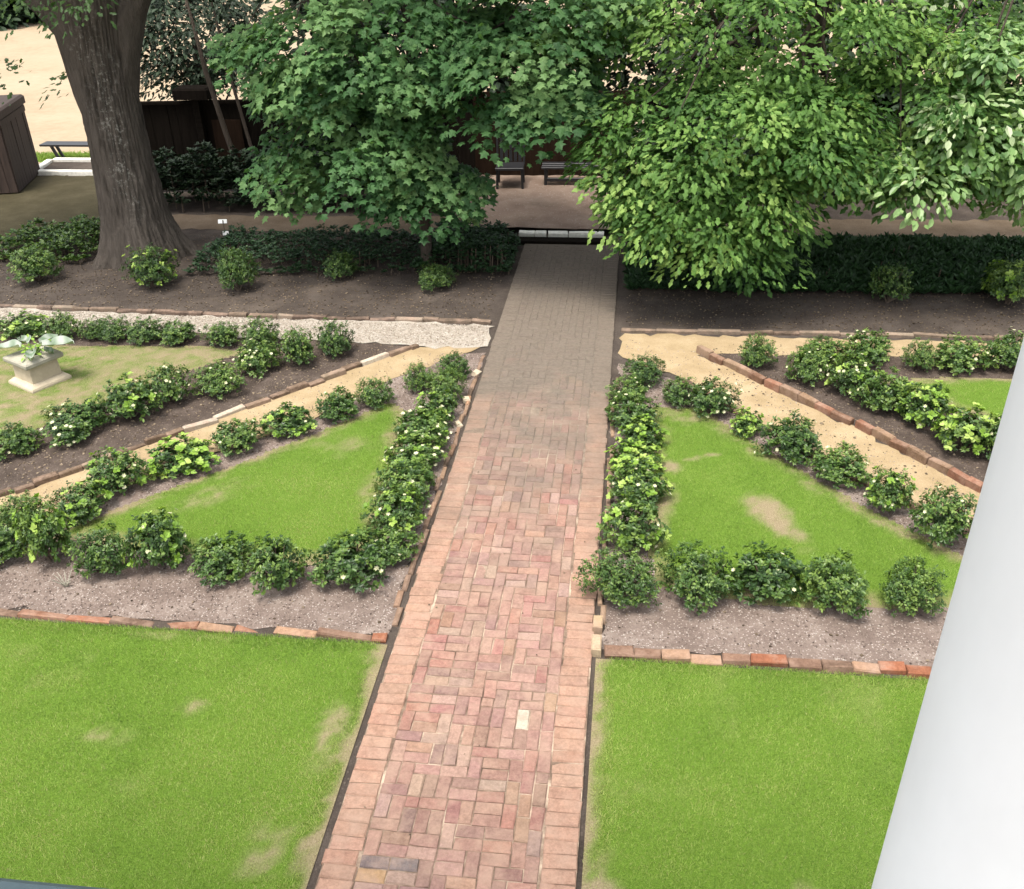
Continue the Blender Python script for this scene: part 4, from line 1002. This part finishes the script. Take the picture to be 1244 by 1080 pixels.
# ------------------------------------------------------------------ fences, bin, furniture
def plank_run(root, a, b, h, w, mat, thick=.025, gap=.001, z0=.03, name='plank'):
    a = np.array(a, float); b = np.array(b, float); L = np.linalg.norm(b - a); d = (b - a) / L; n = max(1, int(round(L / w))); w = L / n; ang = math.atan2(d[1], d[0])
    for i in range(n):
        c = a + d * (i + .5) * w
        v, f = box_geo(-w / 2 + gap / 2, w / 2 - gap / 2, -thick / 2, thick / 2, z0, h + rng.normal(0, .006), .004)
        mb = MB(); mb.add(v, f)
        o = mb.build(name, mat, root, loc=(c[0], c[1], 0)); o.rotation_euler = (rng.normal(0, .004), 0, ang + rng.normal(0, .012))
def bar(root, name, a, b, w, h, mat):
    a = np.array(a, float); b = np.array(b, float); L = np.linalg.norm(b - a)
    v, f = box_geo(-L / 2, L / 2, -w / 2, w / 2, -h / 2, h / 2, min(w, h) * .12)
    mb = MB(); mb.add(v, f); o = mb.build(name, mat, root, loc=tuple((a + b) / 2))
    d = Vector(b - a); o.rotation_euler = (0, -math.atan2(d.z, math.hypot(d.x, d.y)), math.atan2(d.y, d.x))
    return o
fn = thing('board_fence', 'dark stained board fence in deep shade behind the oak', 'fence', (-8.6, 16.2, 0))
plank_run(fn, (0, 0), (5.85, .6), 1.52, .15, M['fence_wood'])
bar(fn, 'top_rail', (0, -.03, 1.54), (5.85, .57, 1.54), .09, .05, M['fence_wood'])
for t in (0.0, .22, .62, 1.0):
    bar(fn, 'post', (5.3 * t, .55 * t - .09, 0), (5.3 * t, .55 * t - .09, 1.62 if t != .22 else 1.6), .12, .12, M['fence_wood'])
v, f = box_geo(-.30, .30, -.2, .2, 1.62, 1.80, .03); mb = MB(); mb.add(v, f); mb.build('post_cap', M['fence_wood'], fn, loc=(1.16, .03, 0))
v, f = box_geo(-.26, .26, -.012, .012, .35, 1.25, .004); mb = MB(); mb.add(v, f); mb.build('board_patch', M['tan_wood'], fn, loc=(1.62, .08, 0))
fn2 = thing('plank_gate', 'reddish brown plank gate in shade behind the black chair', 'gate', (-2.9, 17.4, 0))
plank_run(fn2, (0, 0), (2.9, .1), 1.5, .28, M['tan_wood'], .03, .0005)
bar(fn2, 'rail', (0, .05, .35), (2.9, .15, .35), .05, .1, M['tan_wood']); bar(fn2, 'rail', (0, .05, 1.2), (2.9, .15, 1.2), .05, .1, M['tan_wood'])
fn3 = thing('board_fence', 'dark board fence hidden behind the bright tree on the right', 'fence', (.2, 17.5, 0))
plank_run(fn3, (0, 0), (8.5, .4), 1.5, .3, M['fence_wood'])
bar(fn3, 'top_rail', (0, -.03, 1.52), (8.5, .37, 1.52), .09, .05, M['fence_wood'])

# brown plank bin at the left edge
bn = thing('plank_bin', 'brown wooden plank bin with a thick lid at the left edge', 'garden bin', (-11.2, 16.7, 0), math.atan2(1.4, -.39) - math.pi / 2)
hw, hl = .5, .72
for a, b in (((.0, -hl), (.0, hl)), ((-1.0, hl), (0, hl)), ((-1.0, -hl), (0, -hl)), ((-1.0, -hl), (-1.0, hl))):
    plank_run(bn, a, b, 1.30, .15, M['bin_wood'], .03, .008)
v, f = box_geo(-1.06, .06, -hl - .06, hl + .06, 1.305, 1.46, .035); mb = MB(); mb.add(v, f); mb.build('lid', M['bin_wood'], bn)
v, f = box_geo(-1.03, .03, -hl - .03, hl + .03, 1.17, 1.28, .01); mb = MB(); mb.add(v, f); mb.build('rim', M['bin_wood'], bn)

# low black bench and stone kerb frame beyond the garden
be = thing('low_bench', 'low black bench with splayed legs on the far grass strip', 'bench', (-10.9, 18.45, 0))
bar(be, 'seat', (-.95, 0, .31), (.95, 0, .31), .3, .04, M['black_metal'])
for s in (-1, 1):
    bar(be, 'leg', (s * .62, .08, -.02), (s * .74, .08, .29), .05, .05, M['black_metal']); bar(be, 'leg', (s * .62, -.08, -.02), (s * .74, -.08, .29), .05, .05, M['black_metal'])
kf = thing('stone_planter', 'low white stone frame holding bare soil near the oak', 'planter', (-10.6, 17.75, 0))
for nm, a, b in (('kerb_stone', (-.85, -.45, .03), (.95, -.45, .03)), ('kerb_stone', (-.95, .45, .03), (.95, .45, .03)), ('kerb_stone', (-.88, -.38, .03), (-1.0, .38, .03)), ('kerb_stone', (.9, -.38, .03), (.9, .38, .03))):
    bar(kf, nm, a, b, .12, .12, M['white_stone'])
mb = MB(); mb.add([(-.9, -.4, .03), (.85, -.4, .03), (.85, .4, .03), (-.95, .4, .03)], [(0, 1, 2, 3)]); mb.build('soil', M['soil'], kf)
GS = [(-16, 18.3), (-8.5, 18.3), (-8.5, 19.1), (-16, 18.9)]
sheet('grass_strip', GS, -0.012, M['lawn'], .03, 15)
x, y, r = scatter(GS, 9000, 71); n = len(x); th = r.uniform(0, 6.28, n)
X, Y, Z = frames(np.stack([np.cos(th) * .6, np.sin(th) * .6, np.ones(n)], 1), np.stack([np.cos(th + 1), np.sin(th + 1), np.full(n, .3)], 1))
mb = MB(); mb.inst(np.array([(-.1, 0, 0), (.1, 0, 0), (0, 1, .15)]), np.array([(0, 1, 2)]), np.stack([x, y, np.full(n, -.01)], 1), X, Y, Z, r.uniform(.04, .09, n), np.clip(r.normal(.5, .2, n), 0, .9))
o = mb.build('grass', M['grass']); o['kind'] = 'stuff'; o['label'] = 'bright strip of grass behind the stone frame'

# step at the end of the walk
st = thing('stone_step', 'pale stone step across the far end of the brick walk', 'step', (-1.05, 14.0, 0))
for a, b in (((-.62), (-.38)), ((-.37), (-.20)), ((-.175), (.12)), ((.14), (.66))):
    v, f = box_geo(a, b, -.07, .07, -.02, .11, .012, .007); mb = MB(); mb.add(v, f); mb.build('stone_slab', M['white_stone'], st)
v, f = box_geo(-.66, .70, -.3, -.095, -.02, .06, .004); mb = MB(); mb.add(v, f); mb.build('step_shadow', M['fence_wood'], st)  # near-black block standing in for the shadow below the step
for i, (x, y, s) in enumerate([(-2.53, 14.2, .13), (-2.5, 14.55, .12), (-2.46, 14.95, .12), (-2.42, 15.25, .09)]):
    v, f = box_geo(-s * .6, s * .6, -s * 1.25, s * 1.25, -.03, .15, .03, .015); mb = MB(); mb.add(v, f)
    o = mb.build('border_stone', M['stone'], loc=(x, y, 0)); o.rotation_euler = (0, 0, rng.normal(-.15, .12))
    tag(o, NUM[i] + ' pale border stone counted from the hedge beside the terrace', 'stone', 'pale border stones')

# black garden chair, black bench, brown wooden box at the back
ch = thing('garden_chair', 'black metal garden chair facing the walk at its far end', 'chair', (-2.1, 16.5, .10), .06)
bar(ch, 'seat', (-.24, 0, .34), (.24, 0, .34), .44, .04, M['black_metal'])
for s in (-1, 1):
    bar(ch, 'leg', (s * .22, -.19, 0), (s * .21, -.17, .32), .035, .035, M['black_metal']); bar(ch, 'leg', (s * .22, .22, 0), (s * .21, .19, .32), .035, .035, M['black_metal'])
    bar(ch, 'back_post', (s * .23, .2, .32), (s * .23, .27, .85), .035, .035, M['black_metal'])
for k in range(5):
    bar(ch, 'slat', (-.16 + .08 * k, .215, .37), (-.16 + .08 * k, .265, .82), .055, .018, M['black_metal'])
bar(ch, 'back_rail', (-.25, .27, .85), (.25, .27, .85), .04, .05, M['black_metal'])
bb = thing('garden_bench', 'long black bench right of the chair at the back', 'bench', (-.95, 16.75, .10), .03)
for k in range(3): bar(bb, 'slat', (-.62, -.15 + k * .14, .30), (.75, -.15 + k * .14, .30), .12, .03, M['black_metal'])
for s in (-.55, .65):
    bar(bb, 'leg', (s, -.15, 0), (s, -.15, .28), .05, .05, M['black_metal']); bar(bb, 'leg', (s, .13, 0), (s, .13, .28), .05, .05, M['black_metal'])
bar(bb, 'stretcher', (-.55, -.15, .10), (.65, -.15, .10), .05, .05, M['black_metal'])

# plant marker
mk = thing('plant_marker', 'white plant marker on a stake right of the oak trunk', 'plant marker', (-6.05, 13.35, 0), .15)
bar(mk, 'stake', (0, 0, -.02), (.01, 0, .42), .015, .015, M['twig'])
v, f = box_geo(-.065, .065, -.006, .006, .36, .42, .003); mb = MB(); mb.add(v, f); o = mb.build('tag', M['tag'], mk); o.rotation_euler = (R(-30), 0, 0); o.location = (0, -.18, .06)
v, f = box_geo(-.045, .045, -.005, .005, .2, .26, .003); mb = MB(); mb.add(v, f); o = mb.build('tag', M['tag'], mk, loc=(.03, -.03, 0))

# stone pedestal with a variegated plant
pd = thing('stone_pedestal', 'pale square stone pedestal with moulded base on the left lawn', 'pedestal', (-6.42, 8.78, 0), R(-28))
def ring_box(levels):
    V = []; F = []
    for z, h in levels: V += [(-h, -h, z), (h, -h, z), (h, h, z), (-h, h, z)]
    for j in range(len(levels) - 1):
        for k in range(4): F.append((j * 4 + k, j * 4 + (k + 1) % 4, j * 4 + 4 + (k + 1) % 4, j * 4 + 4 + k))
    F.append((3, 2, 1, 0)); F.append(tuple((len(levels) - 1) * 4 + k for k in range(4)))
    return V, F
def rp_(nm, lv, m):
    mb = MB(); mb.add(*ring_box(lv)); return mb.build(nm, m, pd)
rp_('base', [(0, .225), (.02, .235), (.055, .235), (.075, .228), (.095, .20), (.105, .19)], M['stone'])
rp_('die', [(.1, .172), (.29, .165)], M['stone'])
rp_('cap', [(.285, .17), (.30, .215), (.315, .222), (.345, .222), (.36, .21), (.375, .15)], M['stone_grey'])
pp = thing('potted_plant', 'sprawling plant with broad pale variegated leaves on the stone pedestal', 'plant', (-6.36, 8.74, .375))
sm = MB()
TIPS = [(-.40, .0, .10, .30, .10), (.26, .06, .13, .34, .12), (.06, -.17, .05, .15, .055), (.36, -.04, .03, .12, .04), (-.26, .2, .13, .2, .07), (.12, .24, .12, .22, .08)]
lvs = []
for (tx, ty, tz, ll, lw) in TIPS:
    tip = np.array([tx, ty, tz]); s = tip * .35 + np.array([0, 0, .06])
    tube(sm, [(0, 0, -.01), tuple(s * .7 + np.array([0, 0, .02])), tuple(s)], [.012, .009, .006], 6)
    d = tip - s; d = d / np.linalg.norm(d); x_ = np.cross(d, [0, 0, 1.]); x_ /= np.linalg.norm(x_); z_ = np.cross(x_, d)
    V = []; F = []; T = []
    K = 8
    for i in range(K + 1):
        t = i / K; w = lw * math.sin(math.pi * min(1, .06 + t * .93)) ** .7
        for sx, zz in ((-1, .03), (-.5, .0), (0, -.015), (.5, 0), (1, .03)):
            wob = .008 * math.sin(9 * t + sx * 4)
            V.append(s + d * ll * t + x_ * w * sx + z_ * (zz + wob - .14 * ll * t * t)); T.append(.6 + .4 * math.sin(13 * t + 5 * sx) * math.cos(7 * sx))
    for i in range(K):
        for k in range(4): F.append((i * 5 + k, i * 5 + k + 1, i * 5 + 6 + k, i * 5 + 5 + k))
    mb = MB(); mb.add(V, F, np.clip(T, 0, 1)); mb.build('leaf', M['pale_blade'], pp, True)
sm.build('stem', M['leaf_shrub'], pp)
r = np.random.default_rng(91); C = np.array([(-.05, 0, .08), (.05, .05, .1), (.0, -.05, .06)]); O = nrm(np.array([(-1, 0, .5), (1, 0, .5), (0, -1, .5)], float))
crown(C, O, LEAF4, 16, .06, .1, r, .6, .2).build('foliage', M['leaf_lime'], pp, kind='stuff')

# dead twiggy plant at the left end of the front bed
dp = thing('bare_twigs', 'small dead grey twiggy plant in front of the left bed shrubs', 'plant', (-4.28, 5.42, 0))
sm = MB()
for k in range(11):
    a = rng.uniform(0, 6.28); l_ = rng.uniform(.06, .14)
    tube(sm, bend((0, 0, -.01), (math.cos(a) * l_ * .8, math.sin(a) * l_ * .6, l_ * .9), 4, .05, .1), [.006, .005, .004, .002], 5)
sm.build('stem', M['stone_grey'], dp, kind='stuff')

# ------------------------------------------------------------------ the balcony: white column and the painted handrail
cp = MB()
pr = [(0, .135), (2.3, .128), (2.6, .124), (4.0, .1205), (5.2, .115), (7.02, .105)]
V = []; F = []; ns = 96
for z, rr in pr:
    for k in range(ns):
        a = 2 * math.pi * k / ns; V.append((rr * math.cos(a), rr * math.sin(a), z))
for j in range(len(pr) - 1):
    for k in range(ns): F.append((j * ns + k, j * ns + (k + 1) % ns, j * ns + ns + (k + 1) % ns, j * ns + ns + k))
cp.add(V, F)
colm = thing('porch_column', 'smooth white round porch column close to the camera on the right', 'column', (.449, .753, 0))
cp.build('shaft', M['white_paint'], colm, True)
v, f = box_geo(-.19, .19, -.19, .19, -.05, .12, .02); mb = MB(); mb.add(v, f); mb.build('plinth', M['white_paint'], colm)
hr = MB()
v, f = box_geo(-3.4, .30, .70, .80, 3.38, 3.443, .012); hr.add(v, f)
o = hr.build('handrail', M['rail_paint']); tag(o, 'grey green painted balcony handrail crossing the bottom left corner', 'handrail')
# unseen roof over the column, added to keep it in shade
mb = MB(); mb.add(*box_geo(-4.5, 4.5, -1.0, .92, 7.0, 7.3, .02)); o = mb.build('added_shade_roof', M['white_paint']); o['kind'] = 'structure'
